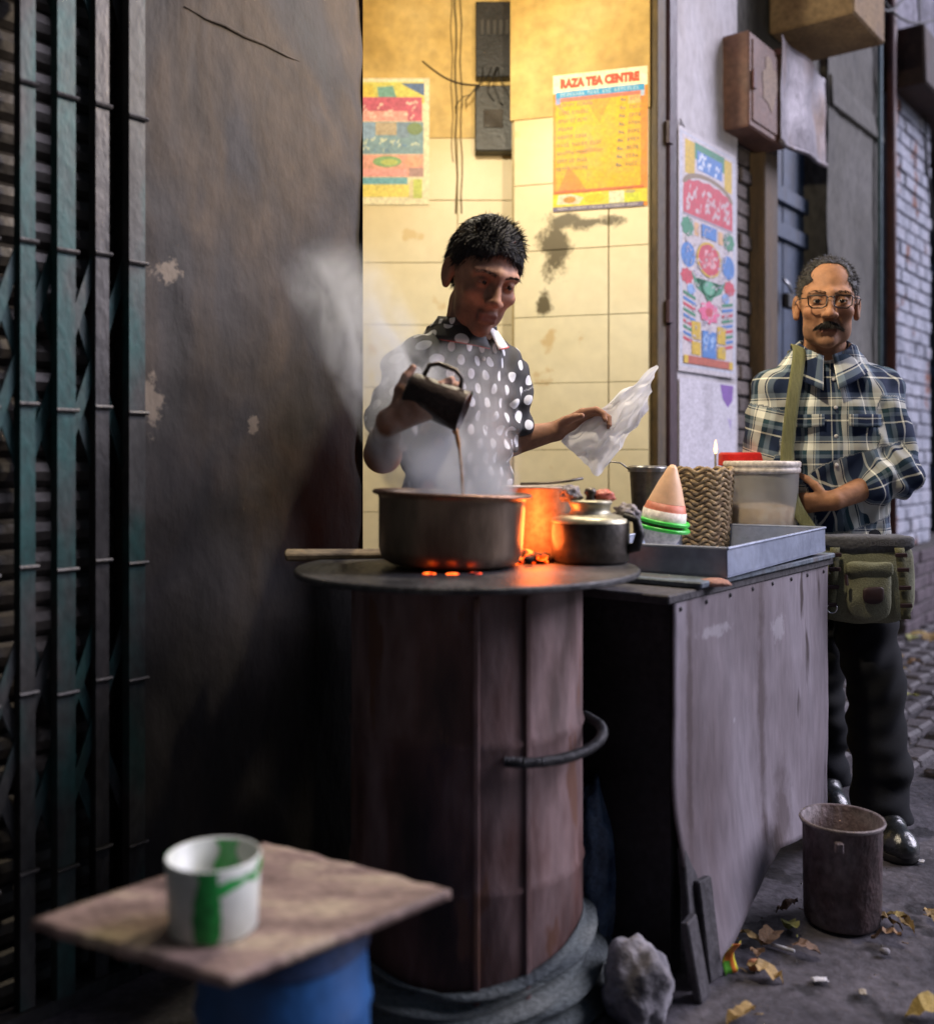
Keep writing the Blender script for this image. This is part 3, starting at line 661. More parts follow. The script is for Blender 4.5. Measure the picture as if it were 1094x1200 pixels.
# ================================================================== posters
PC = {}
def ink(c, tag_=''):
    k = tuple(round(x, 3) for x in c)
    if k not in PC: PC[k] = M('print_%d' % len(PC), [tuple(x*.9 for x in c), tuple(min(1, x*1.08) for x in c)], scale=25, rough=.55, bump=.03, bscale=90, fine=.28)
    return PC[k]
class Poster:
    def __init__(s, name, label, p0, rz, W, H, paper):
        s.t = thing(name, label, 'poster', p0, rz); s.W, s.H = W, H; s.lay = 1
        def pf(u, v): return (W*u, -0.003-0.004*math.sin(u*3.1)*0-0.0015*math.sin(v*7), H*v)
        b = MB(); b.box(0, W, -.003, -.001, 0, H); b.build('paper', paper, s.t)
    def add(s, name, pts, col):
        s.lay += 1; y = -.003-.00006*s.lay
        b = MB(); b.poly([(x*s.W, y, z*s.H) for x, z in pts]); b.build(name, ink(col), s.t)
    def rect(s, x0, x1, z0, z1, col, name='colour_block'): s.add(name, [(x0,z0),(x1,z0),(x1,z1),(x0,z1)], col)
    def oval(s, cx, cz, rx, rz, col, n=20, petal=0, name='flower'):
        s.add(name, [(cx+rx*(1+.18*petal*math.cos(8*2*math.pi*k/n))*math.cos(2*math.pi*k/n), cz+rz*(1+.18*petal*math.cos(8*2*math.pi*k/n))*math.sin(2*math.pi*k/n)) for k in range(n)], col)
    def text(s, txt, x, z, w, h, col, bold=0.0, name='lettering'):
        s.lay += 1
        return text_mesh(txt, h*s.H*1.35, ink(col), s.t, (x*s.W, -.003-.00006*s.lay, z*s.H), name, width=w*s.W, bold=bold)
    def scrib(s, x0, x1, z0, z1, col, seed, n=14, th=.012):
        rnd = random.Random(seed); s.lay += 1; y = -.003-.00006*s.lay; b = MB()
        for k in range(n):
            x = rnd.uniform(x0, x1); z = rnd.uniform(z0, z1); L = rnd.uniform(.03, .1); a = rnd.uniform(-.3, 1.2)
            pts = [(x+L*t*math.cos(a)/2, z+L*t*math.sin(a)/2*s.W/s.H+.008*math.sin(t*4+k)) for t in (-1,-.5,0,.5,1)]
            pts = [(min(max(p[0], x0), x1), min(max(p[1], z0), z1)) for p in pts]
            top = [(p[0]*s.W, y-.000001*k, (p[1]+th*s.W/s.H)*s.H) for p in pts]; bot = [(p[0]*s.W, y-.000001*k, (p[1]-th*s.W/s.H)*s.H) for p in pts]
            for i in range(4): b.poly([bot[i], bot[i+1], top[i+1], top[i]])
        b.build('brush_strokes', ink(col), s.t)['kind'] = 'stuff'
cream = ink((.78,.72,.55)); wht = ink((.8,.78,.8))
# menu poster
nB = Vector((-dB.y, dB.x, 0))
def onB(px, py):
    k = (px-CX)/FPX; s = (k*pB.y-pB.x)/(dB.x-k*dB.y); p = pB+dB*s; return Vector((p.x, p.y, CAMZ-(py-HY)/FPX*p.y))
a, c = onB(649,250), onB(759,79)
a2 = a - nB*.017
W_, H_ = (Vector((c.x,c.y,0))-Vector((a.x,a.y,0))).length, c.z-a.z
mp = Poster('menu_poster', 'yellow and orange tea stall menu poster with red title', a2, aB+.0, W_, H_, ink((.80,.68,.42)))
mp.rect(.0,1,.0,.865,(.62,.20,.015),'orange_field'); mp.rect(.03,.93,.14,.80,(.60,.33,.0),'yellow_field')
mp.add('orange_flame', [(.35,.80),(.62,.80),(.55,.70),(.50,.62)], (.72,.26,.01)); mp.add('orange_flame', [(.05,.145),(.36,.145),(.26,.25),(.17,.33)], (.75,.2,.02)); mp.add('orange_flame', [(.30,.40),(.50,.42),(.40,.56)], (.78,.30,.02))
mp.add('brown_smear', [(.2,.425),(.5,.415),(.56,.435),(.4,.45)], (.42,.2,.02)); mp.add('red_corner', [(.0,.80),(.03,.80),(.16,.72),(.12,.72)], (.75,.25,.05)); mp.rect(.80,.93,.74,.80,(.80,.36,.1),'red_corner')
mp.rect(.03,.97,.83,.875,(.02,.24,.46),'blue_band'); mp.rect(.03,.08,.785,.83,(.2,.25,.45),'blue_band'); mp.rect(.93,.97,.79,.83,(.35,.42,.55),'blue_band'); mp.rect(.08,.93,.80,.828,(.5,.13,.08),'maroon_band')
mp.text('RAZA TEA CENTRE', .08, .905, .84, .062, (.60,.06,.02), bold=.004)
def glyphs(ps, x, z, w, h, col, words, seed):
    """rows of blurred, unreadable print: short upright and level strokes grouped into words"""
    rnd = random.Random(seed); ps.lay += 1; y = -.003-.00006*ps.lay; b = MB(); tot = sum(words)+.8*(len(words)-1); cw_ = w/tot; cx = x
    def q(x0, x1, z0, z1): b.poly([(x0*ps.W, y, z0*ps.H),(x1*ps.W, y, z0*ps.H),(x1*ps.W, y, z1*ps.H),(x0*ps.W, y, z1*ps.H)])
    for n in words:
        for k in range(n):
            q(cx+.08*cw_, cx+.26*cw_, z, z+h)
            kind = rnd.randint(0, 3)
            if kind != 3: q(cx+.27*cw_, cx+.72*cw_, z+h*.8, z+h)
            if kind != 1: q(cx+.27*cw_, cx+.72*cw_, z, z+h*.2)
            if kind != 0: q(cx+.5*cw_, cx+.68*cw_, z+h*.21, z+h*.79)
            cx += cw_
        cx += .8*cw_
    b.build('lettering', ink(col), ps.t)
glyphs(mp, .08, .842, .84, .024, (.4,.52,.55), [8,4,3,8], 1)
rows = [((6,6), .36),((4,6), .32),((4,2,4), .31),((5,), .16),((5,4), .32),((4,5,4), .48),((6,4), .33),((4,2,4), .33),((5,6), .34)]
for i, (t_, w_) in enumerate(rows):
    z = .765-i*.0585
    glyphs(mp, .07-.004*i, z, w_, .024, (.17,.15,.10), t_, i+5); mp.text('Rs.', .72-.006*i, z, .065, .024, (.17,.15,.10), bold=.0006); glyphs(mp, .82-.006*i, z, .13, .024, (.2,.14,.1), (4,), i+30)
mp.rect(.02,.96,.132,.15,(.5,.12,.03),'maroon_band'); mp.rect(.0,1,.03,.125,(.62,.50,.02),'picture_strip')
mp.add('plate', [(.04,.05),(.28,.045),(.33,.09),(.2,.122),(.06,.12)], (.6,.52,.36)); mp.oval(.18,.08,.07,.025,(.42,.2,.03),12,0,'snack'); mp.oval(.45,.08,.11,.032,(.66,.42,.0),12,0,'snack'); mp.rect(.60,.76,.035,.122,(.55,.58,.40),'glass_picture'); mp.rect(.76,.93,.035,.10,(.48,.52,.02),'lime_picture'); mp.oval(.82,.11,.06,.012,(.35,.28,.12),12,0,'snack')
mp.rect(.0,.96,.0,.032,(.13,.11,.19),'footer_band'); glyphs(mp, .05, .008, .86, .016, (.5,.45,.42), [4,6,5,7,4], 77)
# left poster on back wall
a, c = at(418,240,YA-.02), at(503,92,YA-.02)
lp = Poster('picture_poster', 'faded pink, blue and yellow picture poster on the back wall', a, 0, c.x-a.x, c.z-a.z, ink((.70,.62,.40)))
lp.rect(.02,.93,.80,.97,(.62,.55,.12)); lp.add('colour_block', [(.6,.96),(.93,.96),(.93,.86)], (.10,.16,.30)); lp.add('colour_block', [(.3,.85),(.55,.84),(.5,.94),(.28,.93)], (.16,.33,.27)); lp.add('colour_block', [(.03,.84),(.25,.83),(.22,.95),(.05,.95)], (.66,.5,.08))
lp.rect(.02,.9,.66,.85,(.50,.10,.15),'pink_panel'); lp.rect(.04,.7,.66,.74,(.72,.32,.27),'pink_panel'); lp.scrib(.06,.86,.68,.83,(.72,.5,.4),4,16,.014)
lp.rect(.02,.92,.40,.655,(.18,.28,.32),'blue_panel'); lp.rect(.03,.25,.52,.65,(.22,.32,.44)); lp.rect(.26,.55,.55,.65,(.42,.33,.22)); lp.rect(.56,.72,.53,.65,(.18,.25,.33)); lp.oval(.8,.6,.11,.05,(.17,.23,.10),12,0,'leaf_picture'); lp.scrib(.05,.9,.42,.53,(.52,.56,.42),8,18,.016); lp.scrib(.05,.9,.42,.53,(.12,.22,.36),9,8,.014)
lp.rect(.02,.92,.22,.395,(.66,.30,.22),'pink_panel'); lp.oval(.42,.34,.2,.045,(.20,.34,.14),14,0,'leaf_picture'); lp.oval(.45,.335,.12,.025,(.42,.46,.12),12,0,'leaf_picture'); lp.oval(.78,.34,.13,.045,(.72,.33,.2),14); lp.rect(.72,.92,.22,.29,(.38,.22,.20)); lp.rect(.08,.7,.225,.28,(.70,.30,.27))
lp.rect(.02,.7,.15,.215,(.13,.33,.38),'blue_panel'); lp.rect(.03,.72,.06,.16,(.68,.55,.12)); lp.rect(.78,.9,.05,.2,(.46,.5,.1)); lp.rect(.72,.78,.05,.2,(.62,.52,.28))
# tall flower poster on pillar
yy = -.014; s0, s1 = fs(794, yy), fs(861, yy)
z1, z0 = fz(146, s0, yy), fz(434, s0, yy)
p0 = fw(s0, yy, z0)
tp = Poster('flower_poster', 'tall painted poster with red flowers and blue ovals on the white pillar', p0, ANG, s1-s0, z1-z0, ink((.50,.47,.50)))
RED, BLU, GRN, YEL = (.50,.05,.08), (.06,.19,.48), (.04,.22,.12), (.56,.38,.03)
tp.rect(.02,.98,.02,.985,(.45,.47,.55),'border'); tp.rect(.055,.945,.03,.975,(.52,.47,.49),'border')
tp.rect(.10,.26,.82,.96,YEL); tp.rect(.78,.92,.82,.96,YEL); tp.rect(.26,.78,.895,.965,GRN); tp.rect(.30,.74,.855,.935,BLU,'title_panel'); tp.scrib(.32,.72,.865,.925,(.55,.62,.75),1,10,.014)
n = 14; arc = [(.5+.44*math.cos(math.pi*k/n), .775+.07*math.sin(math.pi*k/n)) for k in range(n+1)]; arc2 = [(.5+.38*math.cos(math.pi*k/n), .765+.062*math.sin(math.pi*k/n)) for k in range(n, -1, -1)]
tp.add('arch', arc+arc2, (.22,.16,.10)); tp.add('red_panel', [(.07,.655),(.93,.655),(.93,.745)]+[(.5+.43*math.cos(math.pi*k/n), .755+.055*math.sin(math.pi*k/n)+(.008 if k % 2 else 0)) for k in range(1, n)]+[(.07,.745)], RED)
tp.scrib(.12,.88,.675,.775,(.52,.40,.42),2,34,.016); tp.rect(.07,.93,.645,.655,(.3,.25,.3),'rule')
for sx in (-1, 1):
    tp.oval(.5+sx*.36,.60,.10,.04,GRN,16,.5,'leaf_motif'); tp.oval(.5+sx*.35,.485,.115,.052,BLU,18,0,'blue_oval'); tp.oval(.5+sx*.37,.395,.10,.032,RED,16,.6)
    tp.rect(.5+sx*.21-.04,.5+sx*.21+.04,.575,.63,(.62,.38,.2)); tp.add('leaf_motif', [(.5+sx*.02,.34),(.5+sx*.30,.42),(.5+sx*.22,.36),(.5+sx*.05,.33)], GRN)
    tp.oval(.5+sx*.3,.345,.07,.022,(.2,.34,.6),12,0,'blue_oval')
    for k in range(9):
        xa, xb = (.07,.27) if sx < 0 else (.73,.93); z = .115+k*.0235
        tp.add('stripe', [(xa,z+.018*(sx<0)),(xb,z+.018*(sx>0)),(xb,z+.013+.018*(sx>0)),(xa,z+.013+.018*(sx<0))], [RED,BLU,GRN][k % 3])
    tp.rect(.5+sx*.22-.075,.5+sx*.22+.075,.075,.13,YEL); tp.rect(.5+sx*.22-.075,.5+sx*.22+.075,.14,.215,YEL)
tp.rect(.37,.63,.58,.635,BLU); tp.oval(.5,.49,.215,.075,YEL,24,0,'flower_ring'); tp.oval(.5,.49,.19,.066,RED,24,.12); tp.scrib(.38,.62,.455,.525,(.7,.35,.38),5,12,.012)
tp.add('leaf_motif', [(.28,.40),(.5,.30),(.72,.40),(.6,.345),(.5,.325),(.4,.345)], GRN); tp.oval(.5,.37,.10,.03,(.10,.35,.22),14,0,'leaf_motif')
tp.oval(.5,.265,.17,.045,(.66,.12,.25),24,.8); tp.oval(.5,.265,.07,.02,RED,16,.6); tp.rect(.38,.62,.07,.185,BLU,'blue_panel'); tp.scrib(.40,.60,.09,.17,(.3,.45,.7),6,8,.012)
tp.scrib(.1,.9,.10,.64,(.52,.48,.5),41,70,.006); tp.scrib(.1,.9,.10,.64,(.40,.38,.5),42,40,.005); tp.rect(.07,.93,.035,.068,(.42,.10,.06),'base_band'); tp.rect(.07,.14,.035,.068,YEL); tp.rect(.86,.93,.035,.068,YEL)
yy = -.014; sl0, sl1 = fs(795, yy), fs(861, yy); zl1, zl0 = fz(442, sl0, yy), fz(552, sl0, yy)
wp = Poster('white_notice', 'plain white notice with a violet mark under the flower poster', fw(sl0, yy, zl0), ANG, sl1-sl0, zl1-zl0, ink((.54,.52,.58)))
wp.add('violet_mark', [(.70,.98),(.95,.98),(.93,.80),(.84,.72),(.74,.82)], (.20,.09,.36)); wp.add('violet_mark', [(.84,.6),(.92,.58),(.9,.45)], (.4,.34,.55)); wp.rect(.42,.56,.45,.97,(.46,.44,.49),'faint_fold')

# ================================================================== counter
m_panel = M('lavender_grey_sheet', [(0.12,0.094,0.10),(0.20,0.172,0.19),(0.27,0.245,0.275)], scale=2.4, stretch=(1.5,1.5,.4), rough=.55, bump=.16, bscale=30, fine=.18, detail=8, speck=((.045,.03,.03), 5, .66), spec=.35)
m_blk = M('sooted_board', [(0.008,0.007,0.008),(0.03,0.026,0.03)], scale=6, rough=.85, bump=.4)
m_plank = M('old_dark_plank', [(0.02,0.018,0.02),(0.06,0.055,0.06)], scale=6, stretch=(1,1,1), rough=.8, bump=.4, fine=.5)
m_bluesl = M('blue_grey_board', [(0.05,0.065,0.085),(0.11,0.14,0.17),(0.08,0.06,0.055)], scale=8, rough=.7, bump=.3)
def cpx(px): k = (px-CX)/FPX; return (C0.x-k*C0.y)/(k*FD.y-FD.x)
def cmark(px, py): q = cw(cpx(px), -.02); return q.x, CAMZ-(py-HY)/FPX*q.y
x_, z_ = cmark(884, 830); x2_, z2_ = cmark(905, 960); x3_, z3_ = cmark(800, 770)
stain_or_shade(m_panel, [(x_, z_, .012, .30), (x2_, z2_, .035, .10), (x3_, .55, .008, .3)], (0.045,0.026,0.024), nscale=14, namp=.7, soft=.5, k=.7)
x4_, z4_ = cmark(852, 846); x5_, z5_ = cmark(830, 742); x6_, z6_ = cmark(905, 735)
stain_or_shade(m_panel, [(x4_, z4_, .003, .006), (x5_, z5_, .045, .012), (x6_, z6_, .02, .03)], (0.36,0.34,0.36), nscale=40, namp=.9, soft=.3, k=.55)
ct = thing('tea_counter', 'sheet-clad tea stall counter with dark soot-black end', 'counter', C0, ANG)
def pn(u, v):
    d = 1-v; z = .79*v
    s = .004+.936*u; curl = max(0, (d-.45)/.55)**2*(1-u)**1.4
    s += .085*curl; y = -.006-.02*math.sin(math.pi*u)*d*.6-.055*curl+.006*N3(u*4, v*3, 2)+.002*N3(u*14, v*10, 3)
    zb = .006+.16*u**1.2*0+.045*math.sin(math.pi*min(u*1.0,1))*0
    zb = np.interp(u, [0,.05,.15,.35,.5,.7,1], [.012,.010,.03,.10,.13,.10,.02])
    z = zb+(.79-zb)*v
    return (s, y, z)
b = MB(); b.grid(pn, 50, 50); b.build('front_sheet', m_panel, ct, smooth=True, solid=.004)
for k in range(8):
    p_ = pn(.03+.134*k, .965); b = MB(); b.lathe([(.0005,.003),(.004,.002),(.0055,0)], 10); b.xf(Matrix.Translation((p_[0], p_[1]-.001, p_[2])) @ Matrix.Rotation(R(90), 4, 'X')); b.build('nail', m_plank, ct, smooth=True)
b = MB(); b.box(0.012, 0.03, .006, .42, .01, .775); b.build('end_board', m_blk, ct)
b = MB(); b.box(0.03, .93, .40, .42, .01, .775); b.build('back_board', m_blk, ct)
for (x, y) in ((.035,.012),(.90,.012),(.035,.37),(.90,.37)):
    b = MB(); b.box(x, x+.035, y, y+.03, -.004, .776); b.build('leg', m_blk, ct)
b = MB(); b.box(-.03, .97, -.012, .435, .778, .797, bev=.003); b.build('top_board', m_plank, ct)
b = MB(); b.box(.10, .955, -.022, .20, .798, .812, bev=.003); b.build('edge_plank', m_bluesl, ct)
b = MB(); b.box(.93, 1.30, .13, .425, .778, .797, bev=.003); b.build('end_shelf', m_bluesl, ct)
for k in range(3):
    b = MB(); b.box(1.27, 1.30, .14+.12*k, .165+.12*k, -.004, .777); b.build('leg', m_blk, ct)
for k, (x0_, tz, ty, w_, h_) in enumerate([(.0,.02,-.10,.055,.27),(.045,-.10,-.05,.05,.2),(-.04,.08,-.03,.05,.16)]):
    b = MB(); b.box(-w_/2, w_/2, -.009, .009, 0, h_, bev=.003); o = b.build('prop_board', m_plank); o.location = cw(.02+x0_, -.05-.015*k, -.002); o.rotation_euler = (R(-9), R(8-6*k), ANG+tz); tag(o, ['tall dark board propped at the counter corner', 'middling dark board leaning on the counter sheet', 'short dark offcut leaning at the counter corner'][k], 'board')
# tray
m_steel = M('blue_grey_steel', [(0.19,0.22,0.30),(0.30,0.34,0.44),(0.36,0.39,0.48)], scale=5, rough=.42, metal=.35, bump=.12, fine=.15)
tr = thing('steel_tray', 'shallow rectangular blue grey steel tray on the counter', 'tray', cw(.205,-.035,.8135), ANG+R(1), rot=(R(-.6), R(-.8), ANG+R(1)))
TW, TD, TH2, tk = .665, .36, .064, .0025
b = MB(); b.box(0, TW, 0, TD, 0, .003); b.build('base', m_steel, tr)
for (x0_, x1_, y0_, y1_) in ((0,TW,0,tk),(0,TW,TD-tk,TD),(0,tk,tk,TD-tk),(TW-tk,TW,tk,TD-tk)):
    b = MB(); b.box(x0_, x1_, y0_, y1_, .003, TH2, bev=.001); b.build('side', m_steel, tr)
b = MB(); rim = [(0,0,TH2),(TW,0,TH2),(TW,TD,TH2),(0,TD,TH2),(0,0,TH2)]
for i in range(4): b.tube([rim[i], rim[i+1]], .0035, 8)
b.build('rolled_rim', m_steel, tr)
m_bk = M('pink_brick_shard', [(0.22,0.10,0.07),(0.36,0.19,0.14)], scale=20, rough=.9, bump=.4)
def rock(name, mat, c, r, seed, amp=.25, label='', cat='stone', flatb=True, sub=3, hf=.2):
    bm = bmesh.new(); bmesh.ops.create_icosphere(bm, subdivisions=sub, radius=1)
    for v in bm.verts:
        p = v.co.normalized(); q = 1+amp*N3(p.x*1.3+seed, p.y*1.3, p.z*1.3)+amp*.5*N3(p.x*3+seed, p.y*3, p.z*3)+amp*hf*.3*N3(p.x*6, p.y*6+seed, p.z*6)
        v.co = Vector((p.x*r[0]*q, p.y*r[1]*q, max(p.z*r[2]*q, -r[2]*.72)))
    me = bpy.data.meshes.new(name); bm.to_mesh(me); bm.free(); me.materials.append(mat)
    me.polygons.foreach_set('use_smooth', [True]*len(me.polygons))
    o = link(name, me); o.location = Vector(c)+Vector((0,0,r[2]*.72)); return tag(o, label, cat)
rock('brick_shard', m_bk, cw(.17,-.018,.798), (.036,.028,.010), 3, label='pink brick shard wedged under the near tray corner')
# cone strainer
m_peach = M('peach_plastic', [(0.72,0.42,0.24),(0.82,0.58,0.40)], scale=6, rough=.5, bump=.05, fine=.1)
m_red2 = flat('faded_red', (.55,.17,.10), .5); m_wh2 = M('milky_white', [(0.55,0.50,0.44),(0.72,0.68,0.62)], scale=9, rough=.55, bump=.05); m_green = flat('bright_green_plastic', (.06,.62,.07), .35)
cp = at(776,614,2.56)
cn = thing('cone_funnel', 'peach cone funnel on bright green rims standing in the tray', 'funnel', cp, rot=(R(5), R(9), 0))
b = MB(); b.lathe([(.046,.055),(.030,.10),(.012,.142),(.006,.150),(.0005,.151)], 32); b.build('cone', m_peach, cn, smooth=True)
b = MB(); b.lathe([(.0535,.036),(.051,.040),(.047,.0545),(.0445,.0545)], 32); b.build('red_band', m_red2, cn, smooth=True)
b = MB(); b.lathe([(.056,.012),(.054,.036),(.050,.0365),(.050,.012)], 32); b.build('white_collar', m_wh2, cn, smooth=True)
for k, (rr, zz) in enumerate(((.064,.008),(.067,-.008))):
    b = MB(); b.lathe([(rr-.012,zz+.004),(rr,zz+.005),(rr+.003,zz),(rr,zz-.005),(rr-.012,zz-.004),(rr-.012,zz+.004)], 40); b.build('green_rim', m_green, cn, smooth=True)
b = MB(); b.lathe([(.052,-.004),(.046,-.035),(.03,-.062),(.0005,-.063)], 32); b.build('cup_base', m_wh2, cn, smooth=True)
# steel jug with wire handle
m_alu = M('dull_aluminium', [(0.16,0.15,0.14),(0.34,0.33,0.32)], scale=7, rough=.38, metal=.8, bump=.12, fine=.25)
m_dkalu = M('sooted_aluminium', [(0.03,0.027,0.025),(0.10,0.085,0.07),(0.19,0.15,0.11)], scale=6, rough=.42, metal=.7, bump=.15, fine=.3)
jp = at(758,546,2.8); jz = .797
jg = thing('steel_jug', 'dark tapering steel jug with a thin wire handle behind the funnel', 'jug', (jp.x, jp.y, jz))
hj = jp.z-jz
b = MB(); b.lathe([(.0005,0),(.03,0),(.034,.01),(.048,hj-.012),(.051,hj),(.047,hj-.002),(.031,.012),(.0005,.012)], 36); b.build('body', m_dkalu, jg, smooth=True)
b = MB(); b.lathe([(.052,hj-.016),(.0535,hj-.008),(.052,hj+.001),(.049,hj-.001)], 36); b.build('rim', m_alu, jg, smooth=True)
b = MB(); b.tube([(-.05,-.01,hj-.01),(-.075,-.012,hj+.008),(-.10,-.012,hj+.012),(-.115,-.01,hj+.002)], .0022, 8); b.build('wire_handle', m_alu, jg, smooth=True)
# wicker basket
bp = cw(.98, .315, .797)
m_wick = M('wicker', [(0.22,0.145,0.075),(0.42,0.31,0.18)], scale=22, rough=.8, bump=.4)
bk = thing('wicker_basket', 'round brown wicker basket between the jug and the jars', 'basket', (at(812,0,2.98).x, 2.98, .797))
for r_ in range(17):
    b = MB(); n = 96; pts = []
    for k in range(n+1):
        q = 2*math.pi*k/n; rr = .096+.0008*r_+.003*math.sin(24*q+math.pi*(r_ % 2)); pts.append((rr*math.cos(q), rr*math.sin(q), .014+r_*.0143+.0065*math.sin(12*q)))
    b.tube(pts, .0062, 6, caps=False); b.build('weave_row', m_wick, bk, smooth=True)
b = MB(); b.lathe([(.0005,.002),(.082,.002),(.09,.24),(.086,.24),(.078,.006)], 30); b.build('liner', m_wick, bk)
# jars
m_lid = flat('red_plastic_lid', (.62,.02,.02), .35)
def clear_plastic(name, col, tr_=.25):
    m, nt, lk, bs = newmat(name); bs.inputs['Base Color'].default_value = (*col, 1); bs.inputs['Roughness'].default_value = .35
    t_ = nt.new('ShaderNodeBsdfTransparent'); l_ = nt.new('ShaderNodeBsdfTranslucent'); l_.inputs[0].default_value = (*col, 1); x1 = nt.new('ShaderNodeMixShader'); x1.inputs[0].default_value = .5; lk.new(bs.outputs[0], x1.inputs[1]); lk.new(l_.outputs[0], x1.inputs[2])
    x2 = nt.new('ShaderNodeMixShader'); x2.inputs[0].default_value = tr_; lk.new(x1.outputs[0], x2.inputs[1]); lk.new(t_.outputs[0], x2.inputs[2]); lk.new(x2.outputs[0], nt['Material Output'].inputs[0])
    return m
m_tub = clear_plastic('milky_tub', (.9,.88,.84), .46)
jr = thing('red_lid_jar', 'tall pale jar with a red screw lid behind the white tub', 'jar', (at(870,0,3.17).x, 3.17, .797))
hh = at(0,546,3.17).z-.797
b = MB(); b.lathe([(.0005,0),(.066,0),(.072,.006),(.072,hh-.02),(.064,hh),(.0005,hh)], 36); b.build('body', m_tub, jr, smooth=True)
b = MB(); b.lathe([(.0005,hh+.042),(.068,hh+.042),(.074,hh+.036),(.075,hh+.002),(.066,hh)], 40)
b.build('lid', m_lid, jr, autos=True)
tb = thing('white_tub', 'milky white plastic tub half full of pale biscuits beside the tray', 'tub', (at(892,0,3.04).x, 3.04, .797))
ht = at(0,541,3.04).z-.797
b = MB(); b.lathe([(.0005,0),(.094,0),(.098,.006),(.106,ht-.03)], 44); b.build('body', m_tub, tb, smooth=True)
b = MB(); b.lathe([(.107,ht-.034),(.111,ht-.03),(.111,ht-.02),(.108,ht-.018),(.112,ht-.014),(.112,ht-.002),(.108,ht+.002),(.0005,ht+.003)], 44); b.build('lid', M('ivory_lid', [(0.55,0.48,0.42),(0.68,0.62,0.56)], scale=9, rough=.45, bump=.05), tb, smooth=True)
b = MB(); b.lathe([(.0005,.008),(.093,.008),(.098,.08),(.0995,.135)]+[(.06,.15),(.0005,.155)], 30, wob=.004); b.build('biscuits', M('biscuit', [(0.42,0.28,0.13),(0.62,0.46,0.27),(0.70,0.62,0.48)], scale=45, rough=.8, bump=.6), tb, smooth=True)
# incense flame on a thin stick behind the jar
fp = fw(fs(838,-.35), -.35)
fl_ = thing('oil_wick', 'small burning wick with an orange flame beside the red lid', 'flame', (at(838,0,3.3).x, 3.3, .797))
zt = at(0,532,3.3).z-.797
b = MB(); b.lathe([(.0005,0),(.022,0),(.026,.02),(.02,.035),(.006,.04),(.004,zt),(.0005,zt+.002)], 16); b.build('wick_holder', m_dkalu, fl_, smooth=True)
b = MB(); b.lathe([(.0005,zt-.002),(.005,zt+.008),(.006,zt+.018),(.0035,zt+.032),(.0005,zt+.046)], 12); b.build('flame', emit('flame_glow', (1.0,.42,.12), 5), fl_, smooth=True)

# ================================================================== stove
ST = Vector((0, 2.1, 0)); DZ = .855
m_drum = M('rusty_drum', [(0.020,0.009,0.009),(0.095,0.045,0.038),(0.19,0.125,0.12),(0.055,0.026,0.021)], scale=5.5, stretch=(1.4,1.4,.45), rough=.6, bump=.35, bscale=18, fine=.3, detail=10, metal=.15, speck=((.12,.055,.035), 9, .60))
m_plate = M('black_iron_plate', [(0.02,0.02,0.022),(0.06,0.06,0.062),(0.11,0.105,0.10)], scale=9, rough=.5, metal=.5, bump=.3, fine=.5)
sv = thing('drum_stove', 'rusty oil drum coal stove with wide black iron top plate', 'stove', ST)
b = MB(); b.lathe([(.234,0.0),(.237,.01),(.236,.27),(.240,.28),(.236,.29),(.236,.54),(.240,.55),(.236,.56),(.235,.843)], 72, wob=.006); b.build('drum', m_drum, sv, smooth=True)
for q in (-86, -62):
    a = R(q); b = MB(); b.box(-.006, .006, -.004, .004, .02, .822, bev=.002)
    b.xf(Matrix.Rotation(a+math.pi/2, 4, 'Z')); b.xf(Matrix.Translation((.2385*math.cos(a), .2385*math.sin(a), 0))); b.build('seam', m_drum, sv)
b = MB(); b.lathe([(.0005,.842),(.346,.842),(.350,.845),(.350,.852),(.347,DZ),(.20,DZ+.001),(.0005,DZ)], 80, wob=.008); b.build('top_plate', m_plate, sv, autos=True)
hz_ = .535; pts = []
for k in range(13):
    t = k/12; a = R(-73+t*75); rr = .243+.050*math.sin(math.pi*min(t*1.05, 1))**.7; pts.append((rr*math.cos(a), rr*math.sin(a), hz_-.012*math.cos(t*3)))
b = MB(); b.tube(pts, .0088, 12)
for k in range(60):
    t = k/59*11.98; i = int(t); p = Vector(pts[i]).lerp(Vector(pts[i+1]), t-i); d = (Vector(pts[i+1])-Vector(pts[i])).normalized()
    b.tube([p-d*.0016, p+d*.0016], .0103, 10)
b.build('rebar_handle', m_plate, sv, smooth=True)
# embers and coals
m_ember, nt, lk, bs = newmat('glowing_coal')
g_ = nt.new('ShaderNodeNewGeometry'); nz = nt.new('ShaderNodeTexNoise'); nz.inputs['Scale'].default_value = 38; lk.new(g_.outputs['Position'], nz.inputs['Vector'])
rp = ramp(nt, [(.42,(0,0,0)),(.5,(.6,.03,.0)),(.62,(1,.16,.02))]); lk.new(nz.outputs['Fac'], rp.inputs[0]); lk.new(rp.outputs[0], bs.inputs['Emission Color']); bs.inputs['Emission Strength'].default_value = 3.0; bs.inputs['Base Color'].default_value = (.02,.018,.017,1); bs.inputs['Roughness'].default_value = .9
m_coal = M('coal', [(0.012,0.012,0.012),(0.05,0.045,0.045)], scale=30, rough=.9)
random.seed(11); nco = 0
for k in range(34):
    a = random.uniform(0, 2*math.pi); rr = random.uniform(0, .05); x = .130+rr*math.cos(a)*.8; y = 2.17+rr*math.sin(a)*1.3
    r0 = random.uniform(.009, .015); hot = (random.random() < .6)
    o = rock('coal_lump', m_ember if hot else m_coal, (x, y, DZ-.001+.008*(k > 22)), (r0*1.1, r0, r0*.8), k, .3, 'glowing orange coal between the cooking pot and the kettle' if hot else 'dead black coal between the cooking pot and the kettle', 'coal', sub=2); o['group'] = 'coals on the stove plate'
